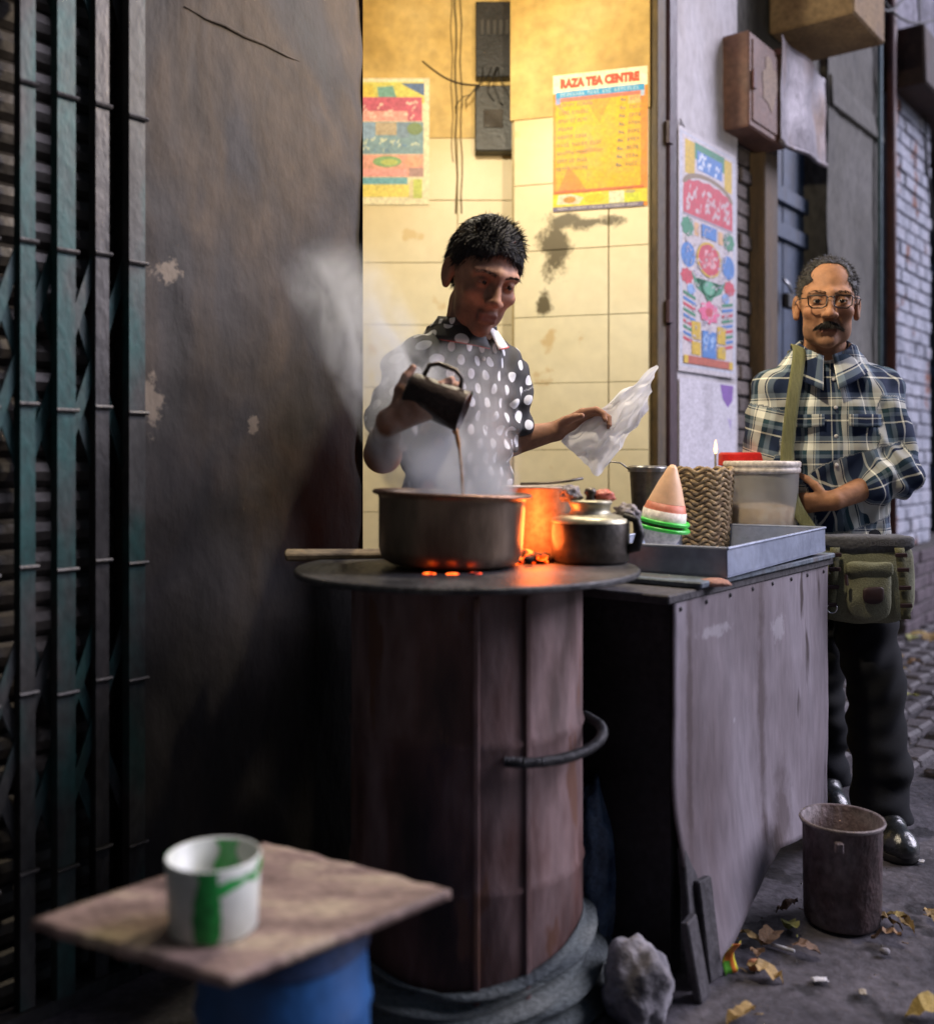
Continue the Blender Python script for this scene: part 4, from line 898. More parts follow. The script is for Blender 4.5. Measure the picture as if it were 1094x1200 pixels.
for k in range(3):
    a = R(-104+k*17); x = -.035+.150*math.cos(a); y = 2.1+.150*math.sin(a)
    o = rock('coal_lump', m_ember, (x, y, DZ-.001), (.013,.008,.0030), 50+k, .3, 'small glowing coal under the rim of the cooking pot', 'coal', sub=2); o['group'] = 'coals under the pot'
ld = bpy.data.lights.new('ember_light', 'POINT'); ld.energy = 1.4; ld.color = (1,.17,.03); ld.shadow_soft_size = .05
lo = bpy.data.objects.new('ember_light', ld); COL.objects.link(lo); lo.parent = sv; lo.location = (.150, .07, DZ+.065)
# big pot
m_pot = M('tarnished_pot', [(0.05,0.04,0.035),(0.22,0.16,0.11),(0.34,0.25,0.16)], scale=4, stretch=(1,1,.4), rough=.36, metal=.55, bump=.15, fine=.3)
m_potin = M('milk_tea', [(0.42,0.30,0.20),(0.52,0.40,0.29)], scale=9, rough=.3)
pt = thing('cooking_pot', 'big tarnished aluminium pot of steaming tea on the stove', 'pot', (-.035, 2.1, DZ+.006), rot=(0, R(2.0), 0))
b = MB(); b.lathe([(.0005,0),(.125,0),(.140,.008),(.147,.03),(.150,.13),(.153,.138),(.158,.140),(.159,.144),(.154,.146),(.147,.142),(.143,.03),(.125,.008),(.0005,.006)], 72, wob=.006); b.build('body', m_pot, pt, smooth=True)
b = MB(); b.lathe([(.1445,.105),(.10,.106),(.0005,.106)], 40); b.build('tea', m_potin, pt, smooth=True)
bnd = MB(); bnd.tube([(.159*math.cos(2*math.pi*k/60), .159*math.sin(2*math.pi*k/60), .143) for k in range(61)], .0045, 8, caps=False); bnd.build('rim', M('coppery_rim', [(0.20,0.11,0.07),(0.34,0.2,0.13)], scale=9, rough=.4, metal=.7), pt, smooth=True)
# small back pot
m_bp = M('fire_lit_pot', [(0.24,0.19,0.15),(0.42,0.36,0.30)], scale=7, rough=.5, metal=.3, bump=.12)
bp_ = thing('milk_pan', 'straight sided pan behind the pot glowing from the fire', 'pan', (.165, 2.318, DZ))
b = MB(); b.lathe([(.0005,0),(.076,0),(.082,.006),(.083,.150),(.088,.154),(.087,.159),(.080,.157),(.079,.01),(.0005,.008)], 48); b.build('body', m_bp, bp_, smooth=True)
b = MB(); b.lathe([(.0795,.140),(.04,.141),(.0005,.141)], 30); b.build('milk', M('milk', [(0.62,0.56,0.48),(0.74,0.70,0.62)], scale=6, rough=.4), bp_, smooth=True)
# kettle
kt = thing('tea_kettle', 'squat sooty kettle with brass lid on the right of the stove', 'kettle', (.262, 2.178, DZ))
b = MB(); b.lathe([(.0005,0),(.074,0),(.081,.008),(.083,.03),(.083,.085),(.079,.093),(.050,.098),(.046,.100)], 56); b.build('body', m_dkalu, kt, smooth=True)
m_brass = M('greasy_brass', [(0.25,0.23,0.14),(0.48,0.45,0.33)], scale=8, rough=.4, metal=.6, bump=.1)
b = MB(); b.lathe([(.083,.086),(.081,.094),(.062,.100),(.045,.104),(.040,.112),(.044,.122),(.047,.128),(.044,.132),(.0005,.133)], 48); lid = b.build('lid', m_brass, kt, smooth=True)
b = MB(); b.lathe([(.012,.131),(.008,.14),(.014,.148),(.010,.157),(.0005,.159)], 20); b.build('knob', m_dkalu, lid, smooth=True)
b = MB(); b.tube([(.02,.07,.04),(.03,.10,.06),(.035,.118,.085)], [.018,.013,.009], 12); b.build('spout', m_dkalu, kt, smooth=True)
b = MB(); b.tube([(.070,-.03,.03),(.092,-.035,.036),(.100,-.035,.062),(.093,-.032,.092),(.066,-.025,.10)], [.011,.012,.011,.009,.007], 10); b.build('handle', m_black, kt, smooth=True)
# rag, tongs and red packet on the kettle and pan
def crumple(name, mat, c, r, seed, label, cat, amp=.4, sub=4, fr=2.2):
    bm = bmesh.new(); bmesh.ops.create_icosphere(bm, subdivisions=sub, radius=1)
    for v in bm.verts:
        p = v.co.normalized(); q = 1+amp*N3(p.x*fr+seed, p.y*fr, p.z*fr)+amp*.6*abs(N3(p.x*fr*2.3, p.y*fr*2.3+seed, p.z*fr*2.3))+amp*.25*N3(p.x*9, p.y*9, p.z*9+seed)
        v.co = Vector((p.x*r[0]*q, p.y*r[1]*q, max(p.z*r[2]*q, -r[2]*.8)))
    me = bpy.data.meshes.new(name); bm.to_mesh(me); bm.free(); me.materials.append(mat); me.polygons.foreach_set('use_smooth', [True]*len(me.polygons))
    o = link(name, me); o.location = Vector(c)+Vector((0,0,r[2]*.8)); return tag(o, label, cat)
m_rag = M('grey_rag', [(0.12,0.10,0.10),(0.30,0.27,0.27)], scale=20, rough=.9, bump=.4)
crumple('wiping_rag', m_rag, (.222, 2.2, DZ+.128), (.022,.026,.018), 2, 'crumpled grey wiping rag heaped on the kettle lid', 'rag')
crumple('red_packet', M('red_foil', [(0.45,0.08,0.06),(0.6,0.16,0.10)], scale=20, rough=.4), (.292, 2.19, DZ+.128), (.022,.018,.014), 5, 'crumpled red packet beside the kettle knob', 'packet', sub=3)
crumple('grey_cloth', m_rag, (.345, 2.215, DZ+.085), (.028,.03,.02), 9, 'soiled grey cloth hanging over the kettle handle', 'cloth')
tg = thing('tongs', 'pair of dark iron tongs resting across the milk pan', 'tongs', (.19, 2.30, DZ+.160))
for s_ in (-1, 1):
    b = MB(); b.tube([(-.07,.008*s_,.003),(-.01,.012*s_,.005),(.035,.010*s_,.010),(.07,.0,.016)], .0032, 8); b.build('arm', m_dkalu, tg, smooth=True)
# board poking out behind stove at left
pk = MB(); pk.box(-.15, .17, -.028, .028, 0, .016, jit=.004, bev=.004); o = pk.build('loose_plank', M('bare_plank', [(0.12,0.09,0.05),(0.24,0.18,0.10)], scale=7, stretch=(1,1,1), rough=.8)); o.location = (-.25, 2.27, DZ+.0005); o.rotation_euler = (0, 0, R(6)); tag(o, 'bare wooden plank lying at the back of the stove plate', 'plank')
# cloth wrap round the drum foot
m_cloth = M('dusty_green_cloth', [(0.035,0.045,0.052),(0.085,0.10,0.10),(0.13,0.14,0.13)], scale=10, stretch=(.5,.5,2.2), rough=.95, bump=.6, bscale=160, fine=.35)
def clf(u, v):
    a = R(-215+u*250); fold = .012*math.sin(v*17+u*9+2*N3(u*5,v*3,1))+.008*math.sin(v*31-u*14)
    rr = .246+fold*.8+.055*(1-v)**1.5*(1+.5*math.sin(u*7))+.05*max(0,u-.8)*5*(1-v)
    z = .002+(.125+.03*math.sin(u*8+1)+.02*u)*v
    return (rr*math.cos(a), rr*math.sin(a)+2.1, z)
b = MB(); b.grid(clf, 130, 26); o = b.build('drum_cloth', m_cloth, None, smooth=True, solid=.006); tag(o, 'dusty grey green cloth bundled round the foot of the drum stove', 'cloth')
m_rock = M('lime_rock', [(0.07,0.065,0.07),(0.20,0.19,0.205),(0.30,0.29,0.31)], scale=9, rough=.9, bump=.8, bscale=45, fine=.5)
rock('foot_stone', m_rock, (at(745,0,1.98).x, 1.985, -.004), (.066,.075,.082), 4, .28, 'rough pale stone beside the foot of the drum stove', sub=4)
m_bluebag = M('blue_plastic_bag', [(0.03,0.05,0.09),(0.10,0.15,0.24),(0.2,0.25,0.32)], scale=12, rough=.35, bump=.5)
crumple('plastic_sack', m_bluebag, (.272, 2.22, -.002), (.048,.05,.20), 3, 'crumpled blue plastic sack stuffed between drum and counter', 'sack', amp=.25)

# ================================================================== board on blue barrel, mug
m_bb = M('worn_plywood', [(0.08,0.048,0.04),(0.23,0.155,0.125),(0.40,0.32,0.21)], scale=8, stretch=(1,2.2,1), rough=.7, bump=.4, bscale=60, fine=.35, detail=9)
BZ = .50
co = [(-.545,1.277),(-.269,1.145),(-.0215,1.357),(-.3055,1.547)]
def bf(u, v):
    x = (co[0][0]*(1-u)+co[1][0]*u)*(1-v)+(co[3][0]*(1-u)+co[2][0]*u)*v; y = (co[0][1]*(1-u)+co[1][1]*u)*(1-v)+(co[3][1]*(1-u)+co[2][1]*u)*v
    e = .006*N3(u*9, v*9, 3) if (u in (0,1) or v in (0,1)) else 0
    return (x+e, y+e, BZ-.004*math.cos(v*3.2-.3)*(u-.5)-.006*max(0,(u-.7))*max(0,(.3-v))*3+.010*max(0, v-.6)*u)
b = MB(); b.grid(bf, 30, 30); o = b.build('table_board', m_bb, None, smooth=True, solid=.012); tag(o, 'worn square plywood board laid across the blue barrel', 'board')
m_blue = M('blue_plastic', [(0.008,0.05,0.15),(0.014,0.09,0.26)], scale=5, rough=.45, bump=.12, fine=.2)
bar = thing('blue_barrel', 'blue plastic barrel holding up the plywood board', 'barrel', (-.24, 1.345, 0))
k_ = .70
b = MB(); b.lathe([(r_*k_, z_) for r_, z_ in [(.0005,0),(.145,0),(.155,.01),(.160,.12),(.165,.13),(.160,.14),(.160,.36),(.165,.37),(.160,.38),(.152,.45)]], 56); b.build('body', m_blue, bar, smooth=True)
b = MB(); b.lathe([(r_*k_, z_) for r_, z_ in [(.152,.44),(.160,.445),(.160,.478),(.150,.484),(.0005,.484)]], 56); b.build('lid', M('dark_blue_lid', [(0.01,0.022,0.06),(0.015,0.04,0.11)], scale=6, rough=.5), bar, autos=True)
m_mugw = M('ivory_enamel', [(0.46,0.48,0.42),(0.60,0.62,0.56)], scale=5, rough=.4, bump=.05, fine=.1); m_mugg = M('mug_green', [(0.01,0.20,0.03),(0.02,0.32,0.06)], scale=9, rough=.4, bump=.03)
mg = thing('striped_mug', 'ivory mug with green stripes standing on the plywood board', 'mug', (-.312, 1.262, BZ-.001))
b = MB(); b.lathe([(.0005,0),(.050,0),(.0535,.004),(.0575,.090),(.0565,.092),(.0545,.090),(.051,.008),(.0005,.006)], 48); b.build('body', m_mugw, mg, smooth=True)
def strip(a0, wd, name, z0_=.004, z1_=.091, sd=0, rin=False):
    def f(u, v):
        z = z0_+(z1_-z0_)*v; wv = wd*(1+.35*N3(z*60, sd, 1))*(1+.25*math.sin(v*5+sd)); a = a0+.06*N3(z*45, 3+sd, 2)+(u-.5)*wv
        r = (.0508+.0034*z/.09-.0004) if rin else (.0537+.004*z/.09+.0007); return (r*math.cos(a), r*math.sin(a), z)
    b = MB(); b.grid(f, 8, 18); b.build(name, m_mugg, mg, smooth=True)
strip(R(-84), .52, 'green_stripe'); strip(R(175), .3, 'green_stripe', sd=3); strip(R(60), .4, 'green_stripe', sd=5)
strip(R(84), .62, 'inner_drip', .03, .089, 7, True)
def dripband(u, v):
    a = R(-78+u*84); z = .068+.006*N3(u*5, 1, 2)+.012*u+(v-.5)*(.011+.004*math.sin(u*9)); r = .0537+.004*z/.09+.0010; return (r*math.cos(a), r*math.sin(a), z)
b = MB(); b.grid(dripband, 24, 4); b.build('green_drip', m_mugg, mg, smooth=True)

# ================================================================== tin, litter, leaves
m_tinr = M('rusty_tin', [(0.03,0.018,0.018),(0.085,0.055,0.055),(0.17,0.145,0.15)], scale=9, stretch=(1,1,.7), rough=.65, metal=.3, bump=.5, bscale=60, fine=.5, detail=9)
tn_ = thing('rusty_tin', 'rusty open paint tin on the pavement by the counter', 'tin', (at(986,0,2.39).x, 2.39, 0))
b = MB(); b.lathe([(.0005,.0),(.080,.0),(.084,.004),(.085,.012),(.0865,.02),(.089,.222),(.093,.226),(.095,.232),(.093,.238),(.088,.236),(.083,.014),(.0005,.012)], 56, wob=.008); b.build('body', m_tinr, tn_, smooth=True)
b = MB(); b.lathe([(.0945,.229),(.0965,.234),(.0945,.239),(.092,.236)], 56); b.build('rim', M('pale_rust', [(0.10,0.08,0.08),(0.26,0.22,0.21)], scale=30, rough=.6, metal=.3), tn_, smooth=True)
b = MB(); b.box(-.05,-.032,-.102,-.086,.19,.215, bev=.003); b.build('handle_lug', m_tinr, tn_)
leafm = [M('leaf_%d' % i, [tuple(c*.7 for c in cc), cc], scale=30, rough=.75, bump=.3) for i, cc in enumerate([(.34,.22,.07),(.26,.15,.07),(.42,.30,.08),(.16,.09,.05),(.30,.30,.09)])]
def leaf_mesh(seed, mat, L=.05, Wd=.028, curl=.5):
    rnd = random.Random(seed); n = 8; b = MB(); left = []; mid = []; right = []
    for k in range(n+1):
        t = k/n; w_ = Wd*math.sin(math.pi*min(.06+t*.94,1))**.8*(1+.25*rnd.uniform(-1,1)); z = .004+curl*.02*math.sin(t*3+rnd.random())+.004*rnd.random()
        x = (t-.5)*L; bend = .006*math.sin(t*4+seed)
        mid.append((x, bend, z)); left.append((x+rnd.uniform(-.002,.002), bend+w_, z+.012*curl*rnd.uniform(.2,1))); right.append((x, bend-w_, z+.012*curl*rnd.uniform(.2,1)))
    for k in range(n):
        b.poly([mid[k], mid[k+1], left[k+1], left[k]]); b.poly([right[k], right[k+1], mid[k+1], mid[k]])
    b.tube([(-L*.5,mid[0][1],.004),(-L*.72,.004,.003)], .0012, 5)
    return b.mesh('dry_leaf', (mat,), True)
def gnd(px, py): Y = CAMZ*FPX/(py-HY); return at(px, py, Y)
LV = [(1040,1088,0,.05,'yellow leaf lying against the rusty tin'),(1048,1082,2,.05,'bright ochre leaf on top of the others beside the tin'),(1038,1103,1,.05,'pale brown oval leaf below the ochre leaf by the tin'),(1064,1090,0,.035,'small tan leaf to the street side of the tin'),
 (1086,1190,2,.07,'long yellow leaf by itself out on the cement pavement'),(922,1068,3,.045,'brown leaf in the shade between counter and tin'),(927,1092,4,.05,'narrow green yellow leaf between counter and tin'),(900,1104,1,.06,'broad reddish brown leaf under the counter sheet'),(878,1105,0,.045,'olive brown leaf under the edge of the counter sheet'),
 (944,1118,3,.05,'dark curled leaf in front of the tin'),(886,1125,1,.032,'small tan leaf near the orange snack wrapper'),(896,1147,0,.06,'long brown leaf in front of the counter sheet'),(868,1197,0,.06,'mottled leaf on the pavement before the stones'),
 (1078,748,2,.11,'large yellow leaf at the foot of the brick plinth'),(1090,752,0,.12,'large ochre leaf at the foot of the brick plinth'),(1067,752,4,.09,'greenish leaf at the foot of the brick plinth'),(1050,775,0,.08,'tan leaf on the setts beside the man'),(1068,782,1,.07,'brown leaf on the setts beside the plinth'),(1055,790,2,.07,'pale leaf on the worn setts'),(1066,822,4,.07,'green leaf on the setts behind the man'),(974,818,2,.06,'yellow leaf on the setts between the man and the counter'),(1092,1080,0,.04,'small tan leaf beyond the tin')]
for i, (px, py, mi, L, lab) in enumerate(LV):
    p = gnd(px, py); L *= 1.25; me = leaf_mesh(i, leafm[mi], L, L*.3, .8)
    o = link('dry_leaf', me); o.location = (p.x, p.y, .0+(.012 if (py < 900) else 0)); o.rotation_euler = (random.uniform(-.15,.15), random.uniform(-.15,.15), random.uniform(0,6.28)); tag(o, lab, 'leaf', 'dry leaves fallen on the pavement')
def cig(px, py, a, L, label, colr=(.62,.62,.64)):
    p = gnd(px, py); b = MB(); b.tube([(-L/2,0,.005),(L/2,0,.005)], .0042, 10); o = b.build('cigarette_end', flat('paper_%d' % px, colr), None, smooth=True); o.location = (p.x, p.y, -.001); o.rotation_euler = (0,0,a); tag(o, label, 'cigarette end')
cig(917, 1113, R(-38), .05, 'white cigarette end in front of the counter')
p = gnd(858, 1140); b = MB()
b.grid(lambda u, v: (.035*(u-.5)*(1.1-v*.3), .012*math.sin(v*4)+.004*math.sin(u*7), .075*v), 4, 10, 0); wr = b.mesh('snack_wrapper', (flat('wrapper_orange', (.62,.17,.03), .35), flat('wrapper_yellow', (.55,.48,.03), .35), flat('wrapper_green', (.12,.4,.04), .35)), True)
for i, pg in enumerate(wr.polygons): pg.material_index = [1,0,0,1][i % 4] if i > 11 else [2,2,0,1][i % 4]
o = link('snack_wrapper', wr); o.location = (p.x, p.y, .0); o.rotation_euler = (R(10), R(-8), R(30)); tag(o, 'orange, yellow and green snack wrapper standing at the counter corner', 'wrapper')
md = o.modifiers.new('solid', 'SOLIDIFY'); md.thickness = .001
rock('orange_peel', flat('peel', (.5,.2,.08)), gnd(885,1136), (.018,.014,.012), 6, .4, 'orange peel scrap near the snack wrapper', 'peel', sub=2)
rock('pebble', m_rock, gnd(1036,1118), (.012,.010,.008), 12, .3, 'tiny pinkish pebble beside the tin', 'pebble', sub=2)
for i, (px, py, w_, h_, cc, lab) in enumerate([(960,1150,.03,.02,(.45,.44,.44),'torn grey paper scrap in front of the tin'),(1010,1165,.022,.014,(.3,.26,.2),'brown paper scrap on the open pavement'),(1075,1010,.03,.02,(.4,.38,.36),'pale paper scrap beside the black shoe')]):
    p = gnd(px, py); b = MB(); b.grid(lambda u, v: ((u-.5)*w_*(1+.3*N3(v*4,i,0)), (v-.5)*h_*(1+.3*N3(u*4,i,1)), .004+.006*abs(N3(u*3+i, v*3, 2))), 6, 6)
    o = b.build('paper_scrap', flat('scrap_%d' % i, cc, .8), None, smooth=True, solid=.0006); o.location = (p.x, p.y, .0); o.rotation_euler = (0,0,i*1.3); tag(o, lab, 'litter')
random.seed(21); gb = MB()
for k in range(420):
    x = random.uniform(.5, 2.6); y = random.uniform(1.6, 4.5); r0 = random.uniform(.002, .006)
    cc = cw(0,0)
    rel = Vector((x, y, 0))-C0
    if 0 < rel.dot(FD) < 1.3 and -0.01 < rel.dot(FI) < .45: continue
    n0 = len(gb.v); gb.v += [(x+r0,y,0),(x,y+r0*.8,0),(x-r0*.9,y,0),(x,y-r0,0),(x,y,r0*.9)]
    for q in ((0,1,4),(1,2,4),(2,3,4),(3,0,4)): gb.f.append(tuple(n0+i for i in q)); gb.m.append(0)
tag(gb.build('grit', M('grit', [(0.04,0.036,0.036),(0.16,0.14,0.13)], scale=40, rough=.9)), 'fine grit scattered on the pavement', 'grit', kind='stuff')
# ================================================================== people
def vcol_mat(name, rough=.55, spec=.35, sss=.0, bump=.4, bscale=110):
    m, nt, lk, bs = newmat(name)
    a = nt.new('ShaderNodeAttribute'); a.attribute_name = 'tone'
    n = nt.new('ShaderNodeTexNoise'); n.inputs['Scale'].default_value = 34; n.inputs['Detail'].default_value = 9
    g = nt.new('ShaderNodeNewGeometry'); lk.new(g.outputs['Position'], n.inputs['Vector'])
    mr = nt.new('ShaderNodeMapRange'); mr.inputs[1].default_value = .25; mr.inputs[2].default_value = .75; mr.inputs[3].default_value = .68; mr.inputs[4].default_value = 1.25; lk.new(n.outputs['Fac'], mr.inputs[0])
    mx = nt.new('ShaderNodeMix'); mx.data_type = 'RGBA'; mx.blend_type = 'MULTIPLY'; mx.inputs[0].default_value = 1; lk.new(a.outputs['Color'], mx.inputs[6]); lk.new(mr.outputs[0], mx.inputs[7]); lk.new(mx.outputs[2], bs.inputs['Base Color'])
    bs.inputs['Roughness'].default_value = rough; bs.inputs['Specular IOR Level'].default_value = spec; bs.inputs['Subsurface Weight'].default_value = sss; bs.inputs['Subsurface Radius'].default_value = (.02,.008,.004); bs.inputs['Subsurface Scale'].default_value = .3
    n2 = nt.new('ShaderNodeTexNoise'); n2.inputs['Scale'].default_value = bscale; lk.new(g.outputs['Position'], n2.inputs['Vector']); b = nt.new('ShaderNodeBump'); b.inputs['Strength'].default_value = bump; b.inputs['Distance'].default_value = .002; lk.new(n2.outputs['Fac'], b.inputs['Height']); lk.new(b.outputs[0], bs.inputs['Normal'])
    return m
m_skin = vcol_mat('brown_skin', .62, .25)
def head_matrix(c, yaw, pitch, roll, sc):
    return Matrix.Translation(Vector(c)) @ Matrix.Rotation(R(yaw), 4, 'Z') @ Matrix.Rotation(R(pitch), 4, 'X') @ Matrix.Rotation(R(roll), 4, 'Y') @ Matrix.Scale(sc, 4)
def add_head(S, HM, fat=0.0, brow=1.0, lid=.5):
    """face built in head space (face to -y), smooth-blended into the body field"""
    inv = np.array(HM.inverted()); sc = HM.to_scale()[0]
    T = SDF((-.13,-.155,-.165), (.13,.14,.165), .003)
    k = .03
    T.ell((0,.016,.034), (.077,.097,.090), .02); T.ell((0,-.028,-.035), (.064+fat*.6,.068,.080), k)
    T.cone((-.034-fat,-.03,-.085), (.034+fat,-.03,-.085), .028+fat, .028+fat, k); T.ell((0,-.067,-.107), (.026+fat*.4,.024,.021), .02)
    for s in (-1, 1):
        T.ell((s*.043,-.066,-.030), (.022+fat*.6,.018,.018+fat), .022)            # cheeks
        T.cone((s*.008,-.0885,.018), (s*.05,-.072,.018), .0085*brow, .007, .022)      # brow ridge
        T.ell((s*.031,-.101,-.001), (.021,.0175,.0125), .015, sub=True)              # sockets
        T.ell((s*.031,-.0765,-.002), (.0165,.0145,.0145), .002)                     # lids over the ball
        T.ell((s*.031,-.088,-.0035), (.0125,.010,.0035*lid+.0008), .0015, sub=True) # lid slit
        T.ell((s*.0805,.018,-.012), (.009,.021,.034), .006, rot=np.array(Matrix.Rotation(s*R(-16), 3, 'Z') @ Matrix.Rotation(R(-10), 3, 'X')))
        T.ell((s*.089,.012,-.010), (.006,.011,.020), .004, sub=True)
        T.cone((s*.079,.010,-.040), (s*.080,.012,-.036), .008, .008, .006)
        T.ell((s*.0145,-.103,-.042), (.0088,.011,.0085), .006)                      # nostrils
        T.ell((s*.0075,-.112,-.0505), (.0042,.006,.0035), .002, sub=True)
        T.cone((s*.022,-.092,-.050), (s*.036,-.082,-.078), .0026, .0022, .012, sub=True)
    T.cone((0,-.090,.010), (0,-.112,-.034), .0075, .0105, .012); T.ell((0,-.116,-.040), (.0105,.0105,.0095), .008)
    T.cone((-.018,-.090,-.0705), (.018,-.090,-.0705), .0062, .0062, .007); T.cone((-.016,-.089,-.0835), (.016,-.089,-.0835), .0075, .0075, .007)
    T.cone((-.022,-.098,-.077), (.022,-.098,-.077), .0016, .0016, .003, sub=True)
    # resample into body grid
    cs = [HM @ Vector(c) for c in ((x,y,z) for x in (-.12,.12) for y in (-.15,.135) for z in (-.16,.16))]
    lo = [min(c[i] for c in cs) for i in range(3)]; hi = [max(c[i] for c in cs) for i in range(3)]
    f, lo_, h = T.f, T.lo, T.h
    def fn(X, Y, Z):
        q = [(inv[i,0]*X+inv[i,1]*Y+inv[i,2]*Z+inv[i,3]-lo_[i])/h for i in range(3)]
        i0 = [np.clip(np.floor(a).astype(int), 0, f.shape[n]-2) for n, a in enumerate(q)]; t = [np.clip(q[n]-i0[n], 0, 1) for n in range(3)]
        out = 0
        for dx in (0,1):
            for dy in (0,1):
                for dz in (0,1):
                    w = (t[0] if dx else 1-t[0])*(t[1] if dy else 1-t[1])*(t[2] if dz else 1-t[2])
                    out = out+w*f[i0[0]+dx, i0[1]+dy, i0[2]+dz]
        return out*sc
    S.op(fn, lo, hi, .018)
def face_tone(V, HM, base, lips, stub, stub_k):
    inv = np.array(HM.inverted()); L = V@inv[:3,:3].T+inv[:3,3]
    col = np.tile(np.array(base), (len(V), 1))
    x, y, z = L.T
    front = (y < -.02) & (np.abs(x) < .09) & (np.abs(z) < .14)
    def mixin(w, c): 
        w = np.clip(w, 0, 1)[:, None]; col[:] = col*(1-w)+np.array(c)*w
    g = lambda cx, cz, a, b: np.exp(-((x-cx)/a)**2-((z-cz)/b)**2)*front
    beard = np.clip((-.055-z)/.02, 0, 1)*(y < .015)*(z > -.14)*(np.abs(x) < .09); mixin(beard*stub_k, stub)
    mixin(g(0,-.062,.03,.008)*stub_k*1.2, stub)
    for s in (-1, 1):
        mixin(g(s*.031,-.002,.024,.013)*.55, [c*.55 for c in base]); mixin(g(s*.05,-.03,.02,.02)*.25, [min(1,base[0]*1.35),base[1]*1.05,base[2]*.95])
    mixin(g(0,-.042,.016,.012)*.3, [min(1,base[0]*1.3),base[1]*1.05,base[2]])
    mixin(((np.abs(x) < .026)*np.exp(-((z+.077)/.0105)**2)*front)*.85, lips)
    return col
def hands(S, wrist, mid, side, nrm, curl, sc=1.0, thumb=1, spread=.0):
    """palm and five bent fingers; mid = unit dir wrist->knuckles, side = towards thumb, nrm = palm normal"""
    w, m, s, n = [np.array(v, float) for v in (wrist, mid, side, nrm)]
    m /= np.linalg.norm(m); s = s-m*(s@m); s /= np.linalg.norm(s); n = np.cross(m, s)*(1 if np.dot(np.cross(m, s), n) > 0 else -1)
    S.cone(w, w+m*.03*sc, .024*sc, .025*sc, .012)
    for k in (-1.2, -.4, .4, 1.2): S.cone(w+m*.02*sc+s*k*.009*sc, w+m*.085*sc+s*k*.0175*sc, .0155*sc, .0125*sc, .012)
    Ls = [(.036,.024,.018),(.042,.028,.020),(.039,.026,.019),(.030,.020,.016)]
    for i, k in enumerate((1.25,.42,-.42,-1.2)):
        p = w+m*.088*sc+s*k*.0185*sc; d = m+s*k*spread; ang = 0
        for j in range(3):
            ang += curl*(.7+.25*j)*(1+.08*i); dd = d*math.cos(ang)+n*math.sin(ang); dd /= np.linalg.norm(dd); q = p+dd*Ls[i][j]*sc
            S.cone(p, q, (.0098-.001*j)*sc, (.0090-.001*j)*sc, .003); p = q
    p = w+m*.028*sc+s*.022*sc; d = m*.55+s*.8+n*.35*thumb; d /= np.linalg.norm(d)
    for j, L in enumerate((.034,.030,.024)):
        q = p+d*L*sc; S.cone(p, q, (.0135-.002*j)*sc, (.0115-.002*j)*sc, .006); p = q; d = d+m*.35+n*.3*curl; d /= np.linalg.norm(d)

def torso_fn(cx_, cy_, yaw, zs, aw, bd, offs, offx=None):
    c_, s_ = math.cos(R(yaw)), math.sin(R(yaw))
    offx = offx or [0]*len(zs)
    def fn(X, Y, Z):
        ox = np.interp(Z, zs, offx); oy = np.interp(Z, zs, offs)
        x = X-cx_; y = Y-cy_; u = c_*x+s_*y-ox; v = -s_*x+c_*y-oy
        a = np.interp(Z, zs, aw); b = np.interp(Z, zs, bd)
        q = np.sqrt((np.abs(u)/a)**2.4+(np.abs(v)/b)**2.4)**(1/1.2)**1.0 if False else ((np.abs(u)/a)**2.4+(np.abs(v)/b)**2.4)**(1/2.4)
        d = (q-1)*np.minimum(a, b)
        return np.maximum(d, np.maximum(Z-zs[-1], zs[0]-Z))
    return fn
def seg_uv(V, a, b, ref):
    a, b = np.array(a, float), np.array(b, float); d = b-a; L = np.linalg.norm(d); d /= L
    e1 = np.array(ref, float); e1 -= d*(e1@d); e1 /= np.linalg.norm(e1); e2 = np.cross(d, e1)
    t = (V-a)@d; p = V-a-np.clip(t, 0, L)[:, None]*d; dist = np.linalg.norm(p, axis=1)
    return np.arctan2(p@e2, p@e1), t, dist, L
def garment_uv(V, cx_, cy_, yaw, rad, arms, rad_arm=.055):
    c_, s_ = math.cos(R(yaw)), math.sin(R(yaw)); x = V[:,0]-cx_; y = V[:,1]-cy_
    u = c_*x+s_*y; v = -s_*x+c_*y
    out = np.stack([np.arctan2(u, -v)*rad, V[:,2], np.zeros(len(V))], 1)
    # on the shoulders project the angle to plain width so the pattern does not pinch
    for (pts, r0, ref) in arms:
        off = 0
        for i in range(len(pts)-1):
            a, t, dist, L = seg_uv(V, pts[i], pts[i+1], ref)
            ok = (dist < r0[i]*1.25) & (t > (.045 if i == 0 else -.02)) & (t < L+.03)
            out[ok, 0] = a[ok]*rad_arm; out[ok, 1] = 3-(off+t[ok]); out[ok, 2] = 1; off += L
    return out
def wrinkle(S, fn):
    X, Y, Z = np.meshgrid(*S.ax, indexing='ij', sparse=True); m = np.abs(S.f) < .05
    d = fn(X, Y, Z)+np.zeros(S.n); S.f[m] += d[m].astype(np.float32)
